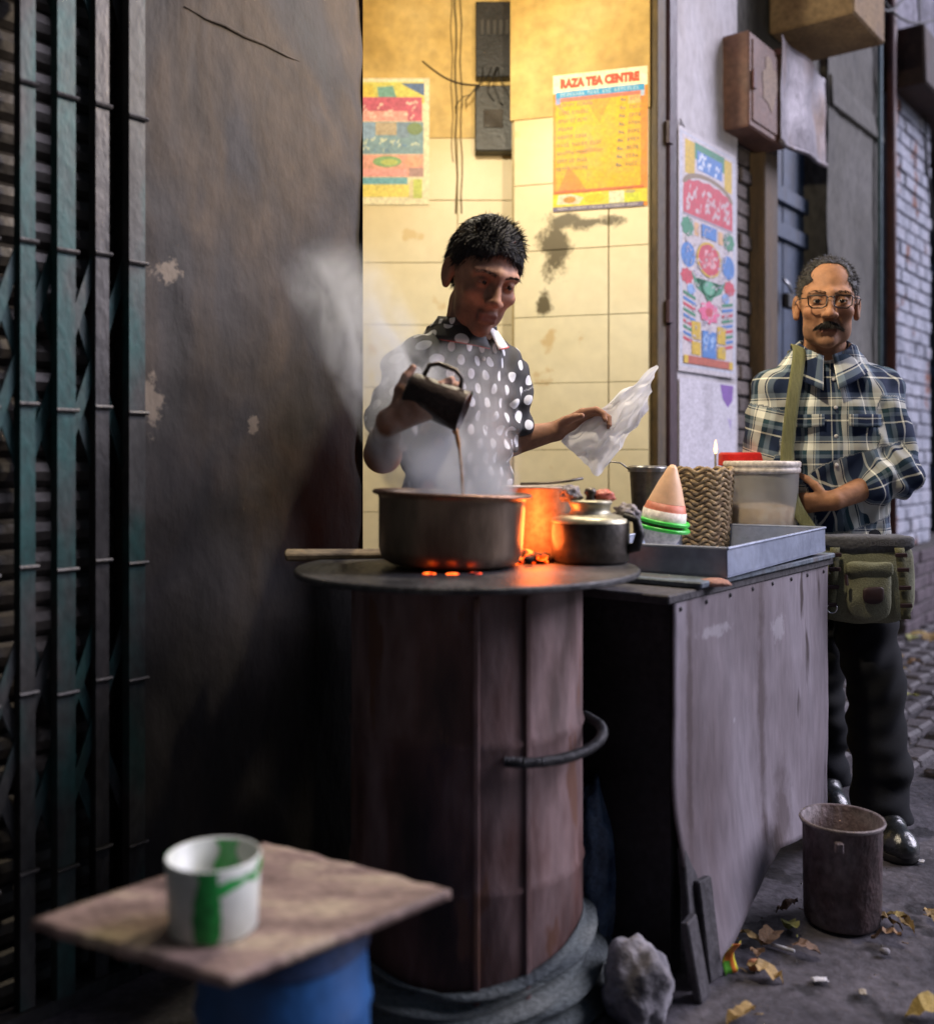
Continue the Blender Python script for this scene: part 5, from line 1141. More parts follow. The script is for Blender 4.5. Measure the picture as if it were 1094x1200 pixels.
def tufts(name, pts, dirs, L, wd, mat, parent, seed=0, bend=.3, down=0.0):
    rnd = random.Random(seed); b = MB()
    for p, d in zip(pts, dirs):
        p = Vector(p); d = Vector(d).normalized(); l = L*rnd.uniform(.55,1.25); sd_ = d.cross(Vector((rnd.uniform(-1,1),rnd.uniform(-1,1),rnd.uniform(-1,1)))).normalized(); w_ = wd*rnd.uniform(.6,1.3)
        bn = Vector((rnd.uniform(-1,1),rnd.uniform(-1,1),rnd.uniform(-1,1)))*bend+Vector((0,0,-down)); q = p+d*l*.5+bn*l*.12; e = p+d*l+bn*l*.45
        n0 = len(b.v); b.v += [tuple(p-sd_*w_), tuple(p+sd_*w_), tuple(q+sd_*w_*.7), tuple(q-sd_*w_*.7), tuple(e)]
        b.f += [(n0,n0+1,n0+2,n0+3),(n0+3,n0+2,n0+4)]; b.m += [0,0]
    return b.build(name, mat, parent, smooth=True, world_space=True)
m_hair = M('black_hair', [(0.006,0.006,0.007),(0.018,0.017,0.018)], scale=40, rough=.55, bump=.5, bscale=260, fine=.5, spec=.3)
m_hair2 = M('greying_hair', [(0.009,0.008,0.008),(0.032,0.029,0.027)], scale=60, rough=.5, bump=.5, bscale=240, fine=.6)
m_eye = flat('eye_white', (.30,.27,.24), .25); m_iris = flat('iris', (.012,.008,.006), .15)
def eyes(HM, parent, look=(0,0)):
    for s in (-1, 1):
        b = MB(); n0 = 0
        b.lathe([(.0005,-.0128),(.006,-.0113),(.0105,-.0073),(.0128,0),(.0105,.0073),(.006,.0113),(.0005,.0128)], 18); b.xf(HM @ Matrix.Translation((s*.031,-.0772,-.0025)))
        e = b.build('eye', m_eye, parent, smooth=True, world_space=True)
        b = MB(); b.lathe([(.0062,-.0115),(.0045,-.0127),(.0005,-.0133)], 16); b.xf(HM @ Matrix.Translation((s*.031,-.0772,-.0025)) @ Matrix.Rotation(look[0], 4, 'Z') @ Matrix.Rotation(R(-90)+look[1], 4, 'X'))
        b.build('iris', m_iris, e, smooth=True, world_space=True)
def surf_pts(V, n, seed, sel):
    rng = np.random.default_rng(seed); idx = np.where(sel)[0]
    return rng.choice(idx, size=min(n, len(idx)), replace=True)
m_brow = M('matte_brow', [(0.012,0.010,0.009),(0.03,0.024,0.02)], scale=60, rough=.9, spec=.1)
def eyebrows(HM, parent, mat, n=90, sc=1.0, droop=0.0):
    rnd = random.Random(5); pts, dr_ = [], []
    for s in (-1, 1):
        for k in range(n):
            t = rnd.random(); x = s*(.010+.042*t); z = .0165+.008*math.sin(t*2.4)-.004*t+rnd.uniform(-.003,.003)*sc-droop*t; y = -.099+.014*t**1.6
            pts.append(HM @ Vector((x, y, z))); dr_.append((HM.to_3x3() @ Vector((s*1, -.25, .35-.9*t))))
    tufts('eyebrow', pts, dr_, .009, .0008, mat, parent, 3, .25)

# ------------------------------------------------------------------ the cook
CK = Vector((0.0, 2.6, 0))
ck = thing('person', 'cook in a black polka dot shirt stirring the pot and holding a plastic bag', 'person', CK)
HMc = head_matrix((.040, 2.475, 1.518), 20, 22, 9, 1.06)
yawC = 40
rs, ls = np.array((-.150,2.475,1.292)), np.array((.098,2.672,1.302))
re_, rw = np.array((-.195,2.37,1.085)), np.array(at(456,494,2.07))
le, lw = np.array((.115,2.73,1.12)), np.array(at(652,505,2.72))
S = SDF((-.32,1.92,.80), (.42,2.86,1.70), .0036)
zs = [.80,.95,1.05,1.2,1.29,1.35,1.40]; aw = [.135,.13,.135,.155,.160,.105,.058]; bd = [.095,.09,.09,.10,.094,.07,.05]; of = [0,0,0,0,.0,-.005,-.01]
tcx, tcy = -.025, 2.585
S.op(torso_fn(tcx, tcy, yawC, zs, [a-.012 for a in aw], [b-.012 for b in bd], of), (-.25,2.4,.8), (.2,2.8,1.42), .0)
S.cone((-.012,2.575,1.33), HMc @ Vector((0,.028,-.075)), .056, .054, .03)
S.cone(rs, re_, .048, .038, .02); S.cone(re_, rw, .040, .026, .01); S.cone(re_, re_*.6+rw*.4, .038, .036, .02)
S.cone(ls, le, .046, .037, .02); S.cone(le, lw, .040, .025, .01)
md_r = (rw-re_)/np.linalg.norm(rw-re_); hands(S, rw, (.88,-.12,.40), (-.35,-.1,.9), (0,1,0), .42)
hv = np.array(at(690,484,2.70))-lw; hands(S, lw, hv, (.1,-.75,.45), (.25,-.2,-.8), .62, 1.0, 1, .1)
add_head(S, HMc, fat=-.006, lid=.12)
V, Fq = S.mesh(); me = np_mesh('body', V, Fq, (m_skin,))
base = (.30,.155,.10)
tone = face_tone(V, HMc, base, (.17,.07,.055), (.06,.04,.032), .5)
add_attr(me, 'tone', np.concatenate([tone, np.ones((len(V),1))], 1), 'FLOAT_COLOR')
body = link('body', me, ck, (), True)
eyes(HMc, body, (.1,-.1)); eyebrows(HMc, body, m_brow, 70)
# shirt
S = SDF((-.34,2.30,.72), (.30,2.90,1.44), .0042)
S.op(torso_fn(tcx, tcy, yawC, [.72]+zs[1:], [.16]+[a+.012 for a in aw[1:-1]]+[.078], [.115]+[b+.014 for b in bd[1:-1]]+[.070], of), (-.26,2.35,.70), (.22,2.85,1.43), .0)
S.cone(rs+np.array((.01,.0,.0)), rs*.34+re_*.66, .056, .062, .05); S.cone(ls, ls*.3+le*.7, .056, .062, .05); S.cone((-.03,2.565,1.365), rs, .05, .05, .04); S.cone((.01,2.595,1.365), ls, .05, .05, .04)
S.cone((-.012,2.575,1.36), (-.004,2.56,1.405), .075, .070, .03)
def wr(X, Y, Z): return .0055*np.sin(62*Z+25*(X-Y)+3*np.sin(21*X+9*Z))*np.exp(-((Z-1.12)/.16)**2)+.004*np.sin(48*(X+Y)+14*Z+2*np.sin(17*Z))+.0025*np.sin(95*X-70*Z+40*Y)
wrinkle(S, wr)
S.cone((-.008,2.555,1.42), (.01,2.53,1.50), .062, .075, .008, sub=True)
V, Fq = S.mesh()
m_polka, nt, lk, bs = newmat('polka_dot_cotton')
a = nt.new('ShaderNodeAttribute'); a.attribute_name = 'puv'; mp_ = nt.new('ShaderNodeMapping'); mp_.inputs['Rotation'].default_value = (0,0,R(45)); lk.new(a.outputs['Vector'], mp_.inputs[0])
vo = nt.new('ShaderNodeTexVoronoi'); vo.voronoi_dimensions = '2D'; vo.inputs['Randomness'].default_value = .06; vo.inputs['Scale'].default_value = 21.0; lk.new(mp_.outputs[0], vo.inputs['Vector'])
rp = ramp(nt, [(.255,(.66,.67,.69)),(.285,(.022,.022,.024))]); lk.new(vo.outputs['Distance'], rp.inputs[0]); lk.new(rp.outputs[0], bs.inputs['Base Color']); bs.inputs['Roughness'].default_value = .8
nz = nt.new('ShaderNodeTexNoise'); nz.inputs['Scale'].default_value = 420; bb = nt.new('ShaderNodeBump'); bb.inputs['Strength'].default_value = .2; bb.inputs['Distance'].default_value = .002; lk.new(nz.outputs['Fac'], bb.inputs['Height']); lk.new(bb.outputs[0], bs.inputs['Normal'])
me = np_mesh('shirt', V, Fq, (m_polka,))
uv = garment_uv(V, tcx, tcy, yawC, .165, [([rs, re_], [.075], (0,-1,0)), ([ls, le], [.07], (1,0,0))])
add_attr(me, 'puv', uv); link('shirt', me, ck, (), True)
# collar: two folded leaves with white underside and red edge
m_colw = flat('collar_white', (.62,.60,.58), .7); m_colr = flat('collar_red', (.35,.03,.03), .7)
Rz = Matrix.Rotation(R(yawC), 4, 'Z'); CB = Matrix.Translation((-.004,2.562,1.392)) @ Rz
for s in (-1, 1):
    def cfn(u, v):
        a_ = R(-90+s*(8+u*150)); r1 = .066; up = .038*(1-u*.2); drop = .012+.02*(1-u)
        flare = .0+.045*v
        r_ = r1+flare*(1.0-.3*u); z = up*(1-v)-drop*v+.012*u-.02*(1-u)
        return CB @ Vector((r_*math.cos(a_), r_*math.sin(a_), z))
    b = MB(); b.grid(cfn, 18, 6); me = b.mesh('collar', (m_polka,), True); add_attr(me, 'puv', [(u*.2+.02, v*.06+.015, 0) for v in [j/6 for j in range(7)] for u in [i/18 for i in range(19)]]); o = link('collar', me, ck, (), True); mdf = o.modifiers.new('solid', 'SOLIDIFY'); mdf.thickness = .003; mdf.offset = 1; me.materials.append(m_colw); me.polygons.foreach_set('material_index', [1 if s > 0 else 0]*len(me.polygons))
    b = MB(); b.tube([cfn(u/12, 1.0) for u in range(13)], .0018, 6); b.build('collar_piping', m_colr, ck, smooth=True, world_space=True)
for k in range(4):
    a_ = R(-90); z = 1.32-.085*k; r_ = .118 if k else .10
    p = Matrix.Translation((tcx,tcy,0)) @ Rz @ Vector((.004, -(.105 if k else .098), z)); b = MB(); b.lathe([(.0005,.002),(.005,.002),(.0055,0),(.0005,-.001)], 12); b.xf(Matrix.Translation(p) @ Rz @ Matrix.Rotation(R(90), 4, 'X')); b.build('button', m_colw, ck, smooth=True, world_space=True)
# trousers and sandals (behind the stove)
S = SDF((-.25,2.42,.0), (.22,2.84,.86), .009); S.cone((-.09,2.56,.78), (-.1,2.54,.45), .10, .075, .03); S.cone((-.1,2.54,.45), (-.1,2.58,.06), .075, .06, .02); S.cone((.03,2.66,.78), (.05,2.65,.45), .10, .075, .03); S.cone((.05,2.65,.45), (.05,2.70,.06), .075, .06, .02); S.ell((-.03,2.6,.78), (.14,.11,.08), .04)
V, Fq = S.mesh(); link('trousers', np_mesh('trousers', V, Fq, (flat('dark_trousers', (.02,.02,.025), .9),)), ck, (), True)
for q in ((-.1,2.56),(.05,2.68)):
    S = SDF((q[0]-.07,q[1]-.2,-.01), (q[0]+.07,q[1]+.1,.13), .006); S.cone((q[0],q[1]+.03,.035), (q[0]+.01,q[1]-.13,.03), .038, .034, .01); V, Fq = S.mesh(); V[:,2] = np.maximum(V[:,2], .013); link('shoe', np_mesh('shoe', V, Fq, (m_black,)), ck, (), True)
# hair
HLs = lambda y: np.interp(y, [-.12,-.085,-.05,-.02,.012,.03,.06,.12], [.062,.060,.046,.012,.004,-.035,-.055,-.07])
def hair_cap(HM, parent, mat, grow, hl, dens, L, dirfn, name='hair', bald=None, seed=1, wd=.0022):
    T = SDF((-.13,-.15,-.13), (.13,.15,.18), .0045); T.ell((0,.018,.036), (.077+grow,.097+grow,.090+grow*1.5), 0)
    X, Y, Z = np.meshgrid(*T.ax, indexing='ij', sparse=True); T.f = np.maximum(T.f, (hl(Y)+.012*np.sin(X*70+1)*.4-Z).astype(np.float32)*.8)
    if bald is not None: T.f = np.maximum(T.f, bald(X, Y, Z).astype(np.float32))
    T.f += (.0025*np.sin(90*X+40*Z)*np.sin(70*Y+20*X)).astype(np.float32)
    V, Fq = T.mesh(); M4 = np.array(HM); W = V@M4[:3,:3].T+M4[:3,3]
    o = link(name, np_mesh(name, W, Fq, (mat,)), parent, (), True)
    rng = np.random.default_rng(seed); idx = rng.integers(0, len(V), dens); P = V[idx]
    nrm = P-np.array((0,.018,.02)); nrm /= np.linalg.norm(nrm, axis=1)[:, None]; D = np.array([dirfn(p, n, rng) for p, n in zip(P, nrm)])
    tufts('hair_tuft', P@M4[:3,:3].T+M4[:3,3], D@M4[:3,:3].T, L, wd, mat, o, seed)
    return o
def dC(p, n, rng):
    top = np.clip((p[2]-.06)/.06, 0, 1)*np.clip((.04-p[1])/.1, .15, 1); return n*(.22+.55*top)+np.array((.25*top+rng.normal()*.22, -.55*top+.25*(1-top)+rng.normal()*.2, .5*top-.7*(1-top)))
hair_cap(HMc, ck, m_hair, .006, HLs, 7000, .019, dC, seed=3, wd=.0009)
# dark pouring mug in the right hand, tea falling into the pot
pm = at(512,470,2.075)
mgp = thing('pouring_mug', 'dark sooty mug tipped in the hand of the cook pouring tea', 'mug', pm, rot=(R(6), R(112), 0))
b = MB(); b.lathe([(.0005,-.065),(.034,-.065),(.038,-.060),(.043,.055),(.046,.060),(.043,.060),(.036,-.056),(.0005,-.058)], 36); b.build('body', M('burnt_steel', [(0.02,0.014,0.013),(0.06,0.04,0.035)], scale=12, rough=.45, metal=.5, bump=.15), mgp, smooth=True)
b = MB(); b.tube([(-.036,.0,-.045),(-.062,.0,-.042),(-.072,.0,-.025),(-.072,.0,.012),(-.062,.0,.030),(-.042,.0,.034)], .005, 8); b.build('handle', m_dkalu, mgp, smooth=True)
lip = pm+Vector((.041,-.006,-.064)); pts = []
for k in range(13):
    t = k/12; pts.append((lip.x-.006+.028*t-.01*t*t, lip.y, lip.z+.006+(.965-lip.z)*t**1.6+.0*t))
b = MB(); b.tube(pts, [(.012-.0065*min(1, k/5))*(1+.18*math.sin(k*2.1)) for k in range(13)], 10, flat=.6); o = b.build('tea_stream', M('pouring_tea', [(0.30,0.14,0.05),(0.42,0.22,0.09)], scale=20, rough=.2, bump=.05), None, smooth=True); tag(o, 'brown stream of tea falling from the mug into the pot', 'tea')
# plastic bag
m_bag, nt, lk, bs = newmat('thin_white_plastic')
bs.inputs['Base Color'].default_value = (.9,.9,.94,1); bs.inputs['Roughness'].default_value = .4
tl = nt.new('ShaderNodeBsdfTranslucent'); tl.inputs[0].default_value = (.92,.93,.97,1); tp_ = nt.new('ShaderNodeBsdfTransparent'); m1 = nt.new('ShaderNodeMixShader'); m1.inputs[0].default_value = .6; lk.new(bs.outputs[0], m1.inputs[1]); lk.new(tl.outputs[0], m1.inputs[2]); m2 = nt.new('ShaderNodeMixShader'); m2.inputs[0].default_value = .14; lk.new(m1.outputs[0], m2.inputs[1]); lk.new(tp_.outputs[0], m2.inputs[2]); lk.new(m2.outputs[0], nt['Material Output'].inputs[0])
bgt = thing('plastic_bag', 'thin white plastic bag waved in the hand of the cook', 'bag', at(680,520,2.70))
A00, A10, A11, A01 = at(657,517,2.70), at(768,428,2.66), at(757,482,2.72), at(700,558,2.66)
for layer in (0, 1):
    def pf(u, v):
        p = (A00*(1-u)+A10*u)*(1-v)+(A01*(1-u)+A11*u)*v
        k = .026*N3(u*2.6+layer*7, v*2.6, 1)+.007*N3(u*7, v*9+layer*3, 2)+.003*abs(N3(u*8, v*22, 3+layer))
        gather = 4*(u)*(1-u)
        p = Vector(p); p.y += (-1 if layer else 1)*(.02*gather*math.sin(math.pi*v))+k*1.3; p.x += .012*N3(v*6, u*4, 8); p.z += .012*N3(u*7, v*5, 5); return p
    b = MB(); b.grid(pf, 44, 34); b.build('bag_side', m_bag, bgt, smooth=True, world_space=True)

# ------------------------------------------------------------------ the customer
MN = Vector((1.13, 3.08, 0))
mn = thing('person', 'man in a plaid shirt with glasses and moustache waiting at the counter', 'person', MN)
HMm = head_matrix((1.082, 3.08, 1.542), -15, 3, 2, 1.09)
S = SDF((.80,2.80,.78), (1.45,3.36,1.72), .0036)
mcx, mcy, yawM = 1.102, 3.155, -6
zs2 = [.78,.90,1.0,1.12,1.24,1.30,1.36,1.41]; aw2 = [.165,.168,.172,.180,.180,.165,.105,.058]; bd2 = [.115,.122,.122,.118,.108,.090,.068,.048]; of2 = [0,0,0,0,0,0,-.005,-.01]
mrs, mls = np.array((.945,3.15,1.278)), np.array((1.265,3.15,1.282))
mre, mrw = np.array((.900,3.19,1.03)), np.array((.935,3.30,.86))
mle, mlw = np.array((1.292,3.08,1.025)), np.array((1.068,2.985,.952))
S.op(torso_fn(mcx, mcy, yawM, zs2, [a-.014 for a in aw2], [b-.014 for b in bd2], of2), (.85,2.95,.78), (1.35,3.35,1.42), .0)
S.cone((1.092,3.14,1.34), HMm @ Vector((0,.03,-.075)), .060, .060, .03)
S.cone(mrs, mre, .052, .042, .02); S.cone(mre, mrw, .042, .027, .01); S.cone(mls, mle, .052, .043, .02); S.cone(mle, mlw, .044, .029, .01)
hands(S, mlw, (-.9,.45,-.12), (-.1,-.35,.9), (.2,.9,.1), .55); hands(S, mrw, (.6,.3,-.5), (.3,.2,.9), (.2,-.8,0), .5)
add_head(S, HMm, fat=-.002, lid=.35, brow=.9)
V, Fq = S.mesh(); me = np_mesh('body', V, Fq, (m_skin,))
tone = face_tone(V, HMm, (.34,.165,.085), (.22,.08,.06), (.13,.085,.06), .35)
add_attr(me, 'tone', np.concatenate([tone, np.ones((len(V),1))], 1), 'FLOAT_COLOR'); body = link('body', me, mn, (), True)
eyes(HMm, body, (0,0)); eyebrows(HMm, body, m_brow, 70, 1.2)
bald = lambda X, Y, Z: -np.sqrt((X/.070)**2+((Y+.095)/.070)**2+((Z-.078)/.033)**2)*.05+.05+.002*np.sin(X*150+Y*60)
HLm = lambda y: np.interp(y, [-.12,-.07,-.04,-.015,.012,.03,.06,.12], [.11,.072,.030,-.008,-.012,-.04,-.06,-.07])
def dM(p, n, rng): return n*.55+np.array((rng.normal()*.2, .25+rng.normal()*.2, -.45+rng.normal()*.2))
hair_cap(HMm, mn, m_hair2, .0022, HLm, 5000, .012, dM, seed=7, bald=bald, wd=.0008)
rnd = random.Random(4); pts = []; drs = []
for k in range(700):
    x = rnd.uniform(-.045,.045)*.7; y = -.068+.05*abs(x) if abs(x) > .05 else .0
    p = Vector((x*1.5, rnd.uniform(-.068,.02), .125)); 
    q = Vector((p.x, p.y, 0)); zz = .034+.090*math.sqrt(max(0, 1-(p.x/.077)**2-((p.y-.016)/.097)**2)); pts.append(HMm @ Vector((p.x, p.y, zz-.001))); drs.append(HMm.to_3x3() @ Vector((p.x*6+.3, .8, .45)))
tufts('thin_hair', pts, drs, .026, .0008, m_hair2, mn, 6, .25)
pts, drs = [], []
for k in range(800):
    t = rnd.uniform(-1, 1); x = .031*t; z = -.0575-.012*t*t-rnd.uniform(0,.010)*(1-.4*abs(t)); y = -.1035+.022*t*t+rnd.uniform(-.003,.002)
    pts.append(HMm @ Vector((x, y, z))); drs.append(HMm.to_3x3() @ Vector((t*.9+rnd.uniform(-.2,.2), -.15, -.9)))
tufts('moustache', pts, drs, .0165, .0014, M('black_moustache', [(0.010,0.008,0.008),(0.04,0.035,0.032)], scale=70, rough=.8, spec=.1), mn, 8, .2)
# glasses
gl = MB(); m_frame = flat('spectacle_frame', (.03,.022,.018), .3, .5)
def hp(x, y, z): return HMm @ Vector((x, y, z))
spec = bpy.data.objects.new('spectacles', None)
for s in (-1, 1):
    pts = [(s*.0085,.010),(s*.010,-.014),(s*.020,-.020),(s*.044,-.020),(s*.054,-.012),(s*.057,.010),(s*.050,.0135),(s*.015,.0135),(s*.0085,.010)]
    gl.tube([hp(x, -.112+abs(x)*.16, z-.003) for x, z in pts], .0021, 6)
    gl.tube([hp(s*.057,-.103,.004), hp(s*.080,-.075,.004), hp(s*.083,-.01,.003), hp(s*.083,.025,-.012)], .0018, 6)
gl.tube([hp(-.0085,-.112,.004), hp(0,-.116,.007), hp(.0085,-.112,.004)], .0018, 6)
gf = gl.build('glasses', m_frame, mn, smooth=True, world_space=True)
m_lens, nt, lk, bs = newmat('spectacle_lens'); tp_ = nt.new('ShaderNodeBsdfTransparent'); gs = nt.new('ShaderNodeBsdfGlossy'); gs.inputs['Roughness'].default_value = .05; mxs = nt.new('ShaderNodeMixShader'); fr = nt.new('ShaderNodeFresnel'); fr.inputs[0].default_value = 1.5; lk.new(fr.outputs[0], mxs.inputs[0]); lk.new(tp_.outputs[0], mxs.inputs[1]); lk.new(gs.outputs[0], mxs.inputs[2]); lk.new(mxs.outputs[0], nt['Material Output'].inputs[0])
for s in (-1, 1):
    b = MB(); b.poly([hp(x, -.112+abs(x)*.16, z-.003) for x, z in [(s*.0085,.010),(s*.010,-.014),(s*.020,-.020),(s*.044,-.020),(s*.054,-.012),(s*.057,.010),(s*.050,.0135),(s*.015,.0135)]]); b.build('lens', m_lens, gf, world_space=True)
# plaid shirt
S = SDF((.80,2.88,.74), (1.46,3.38,1.44), .0042)
S.op(torso_fn(mcx, mcy, yawM, [.76]+zs2[1:], [.18]+[a+.016 for a in aw2[1:-1]]+[.088], [.128]+[b+.016 for b in bd2[1:-1]]+[.080], of2), (.84,2.95,.74), (1.36,3.38,1.43), .0)
S.cone((1.06,3.14,1.37), mrs, .055, .052, .04); S.cone((1.12,3.14,1.37), mls, .055, .052, .04); S.cone(mrs, mre, .060, .062, .05); S.cone(mre, mre*.55+mrw*.45, .062, .056, .02)
S.cone(mls, mle, .062, .068, .05); S.cone(mle, mle*.62+mlw*.38, .066, .058, .02)
S.cone((1.092,3.145,1.36), (1.088,3.13,1.395), .078, .072, .03)
def wr2(X, Y, Z): return .0065*np.sin(55*Z+30*X+3*np.sin(19*X+7*Z))*np.exp(-((Z-1.0)/.14)**2)+.0045*np.sin(44*X+20*Z+2*np.sin(15*Z))+.0045*np.sin(70*Z-40*X)*np.exp(-((X-1.29)/.07)**2)*np.exp(-((Z-1.05)/.12)**2)+.0018*np.sin(100*X-60*Z+50*Y)
wrinkle(S, wr2)
S.cone((1.088,3.12,1.405), (1.085,3.08,1.50), .066, .095, .008, sub=True); S.cone((1.070,3.035,1.315), (1.080,3.02,1.43), .008, .062, .006, sub=True)
V, Fq = S.mesh()
m_plaid, nt, lk, bs = newmat('navy_plaid')
a = nt.new('ShaderNodeAttribute'); a.attribute_name = 'puv'; sp_ = nt.new('ShaderNodeSeparateXYZ'); lk.new(a.outputs['Vector'], sp_.inputs[0])
NV, WT, LB, TL = (.012,.022,.055), (.78,.78,.68), (.16,.21,.26), (.025,.06,.075)
def bandn(sock, per, ph):
    m1 = nt.new('ShaderNodeMath'); m1.operation = 'MULTIPLY_ADD'; m1.inputs[1].default_value = 1/per; m1.inputs[2].default_value = ph; lk.new(sock, m1.inputs[0]); m2 = nt.new('ShaderNodeMath'); m2.operation = 'FRACT'; lk.new(m1.outputs[0], m2.inputs[0])
    r = ramp(nt, [(0,NV),(.20,NV),(.21,WT),(.235,WT),(.245,NV),(.36,TL),(.37,LB),(.44,LB),(.45,TL),(.54,TL),(.55,WT),(.70,WT),(.71,NV),(.725,NV),(.735,WT),(.76,LB),(.86,LB),(.87,NV)], 'CONSTANT'); lk.new(m2.outputs[0], r.inputs[0]); return r.outputs[0]
r1, r2 = bandn(sp_.outputs[0], .125, .35), bandn(sp_.outputs[1], .13, .1)
mx = nt.new('ShaderNodeMix'); mx.data_type = 'RGBA'; mx.inputs[0].default_value = .5; lk.new(r1, mx.inputs[6]); lk.new(r2, mx.inputs[7]); lk.new(mx.outputs[2], bs.inputs['Base Color']); bs.inputs['Roughness'].default_value = .85; bs.inputs['Specular IOR Level'].default_value = .2
nz = nt.new('ShaderNodeTexNoise'); nz.inputs['Scale'].default_value = 500; bb = nt.new('ShaderNodeBump'); bb.inputs['Strength'].default_value = .25; bb.inputs['Distance'].default_value = .002; lk.new(nz.outputs['Fac'], bb.inputs['Height']); lk.new(bb.outputs[0], bs.inputs['Normal'])
me = np_mesh('shirt', V, Fq, (m_plaid,))
add_attr(me, 'puv', garment_uv(V, mcx, mcy, yawM, .175, [([mrs, mre, mrw], [.085,.085], (0,-1,0)), ([mls, mle, mlw], [.085,.085], (0,-1,.2))]))
link('shirt', me, mn, (), True)
CB = Matrix.Translation((1.088,3.125,1.374)) @ Matrix.Rotation(R(-10), 4, 'Z')
for s in (-1, 1):
    def cfn(u, v):
        a_ = R(-90+s*(9+u*160)); r_ = .070+.046*v*(1.15-.4*u); z = .042*(1-v)*(1-.15*u)-(.014+.050*(1-u)**2)*v+.016*u-.034*(1-u)**2; return CB @ Vector((r_*math.cos(a_)*(1.08), r_*math.sin(a_), z))
    b = MB(); b.grid(cfn, 20, 6); me = b.mesh('collar', (m_plaid,), True); add_attr(me, 'puv', [(u*.21+.3, v*.07+s*.04, 0) for v in [j/6 for j in range(7)] for u in [i/20 for i in range(21)]])
    o = link('collar', me, mn, (), True); mdf = o.modifiers.new('solid', 'SOLIDIFY'); mdf.thickness = .003
    # chest pocket flap
    def pk_(u, v):
        xx = s*.085+(u-.5)*.10; z = 1.205-.10*v+.015*(1-abs(u-.5)*2)*v*-1
        th = xx/.19; y = -(.118+.020)*math.sqrt(max(0,1-th*th))-.006; return Matrix.Translation((mcx,mcy,0)) @ Matrix.Rotation(R(yawM),4,'Z') @ Vector((xx, y, z))
    b = MB(); b.grid(lambda u, v: pk_(u, v*.35), 10, 4); me = b.mesh('pocket_flap', (m_plaid,), True); add_attr(me, 'puv', [(u*.1+.04*s, v*.05, 0) for v in [j/4 for j in range(5)] for u in [i/10 for i in range(11)]]); o = link('pocket_flap', me, mn, (), True); mdf = o.modifiers.new('solid', 'SOLIDIFY'); mdf.thickness = .004
for k in range(5):
    z = 1.31-.085*k; b = MB(); b.lathe([(.0005,.002),(.0055,.002),(.006,0),(.0005,-.001)], 12); p = Matrix.Translation((mcx,mcy,0)) @ Matrix.Rotation(R(yawM),4,'Z') @ Vector((.0, -(np.interp(z, zs2, bd2)+.019), z)); b.xf(Matrix.Translation(p) @ Matrix.Rotation(R(90),4,'X')); b.build('button', m_colw, mn, smooth=True, world_space=True)
# trousers, shoes
m_trs = M('black_trousers', [(0.004,0.0045,0.006),(0.008,0.009,0.012)], scale=6, rough=.95, bump=.08, bscale=300, spec=.2)
S = SDF((.88,2.72,.02), (1.42,3.36,.90), .006)
S.ell((1.11,3.155,.83), (.185,.130,.09), .03); S.cone((1.175,3.14,.80), (1.185,2.99,.46), .108, .080, .04); S.cone((1.185,2.99,.46), (1.178,2.905,.09), .080, .080, .02)
S.cone((1.04,3.17,.80), (1.085,3.20,.45), .108, .085, .04); S.cone((1.085,3.20,.45), (1.125,3.24,.08), .085, .082, .02)
def wr3(X, Y, Z): return .004*np.sin(75*Z-40*X+2*np.sin(20*X+9*Z))+.009*np.sin(46*Z+22*X)*np.exp(-((Z-.1)/.1)**2)+.004*np.sin(30*Z+18*X+2*np.sin(12*X))
wrinkle(S, wr3); S.f = np.maximum(S.f, (.055-S.ax[2])[None,None,:])
V, Fq = S.mesh(); link('trousers', np_mesh('trousers', V, Fq, (m_trs,)), mn, (), True)
m_shoe = M('black_leather', [(0.008,0.009,0.010),(0.02,0.022,0.024)], scale=8, rough=.3, bump=.25, bscale=60, spec=.7); m_sole = flat('shoe_sole', (.02,.018,.018), .8)
for (hx, hy, tx, ty) in ((1.178,2.93,1.165,2.745),(1.125,3.25,1.10,3.07)):
    S = SDF((min(hx,tx)-.08,ty-.08,0), (max(hx,tx)+.08,hy+.08,.16), .004); S.cone((hx,hy,.045), (tx,ty+.02,.036), .040, .042, .02); S.cone((hx,hy-.02,.07), (hx*.5+tx*.5,(hy+ty)/2,.055), .043, .040, .02); S.ell((tx,ty+.01,.03), (.046,.05,.034), .02)
    V, Fq = S.mesh(); V[:,2] = np.maximum(V[:,2], .012); sh_ = link('shoe', np_mesh('shoe', V, Fq, (m_shoe,)), mn, (), True)
    S = SDF((min(hx,tx)-.08,ty-.08,-.02), (max(hx,tx)+.08,hy+.08,.06), .004); S.cone((hx,hy,.012), (tx,ty+.015,.012), .043, .050, .01); V, Fq = S.mesh(); V[:,2] = np.clip(V[:,2], -.001, .018); link('sole', np_mesh('sole', V, Fq, (m_sole,)), sh_, (), True)
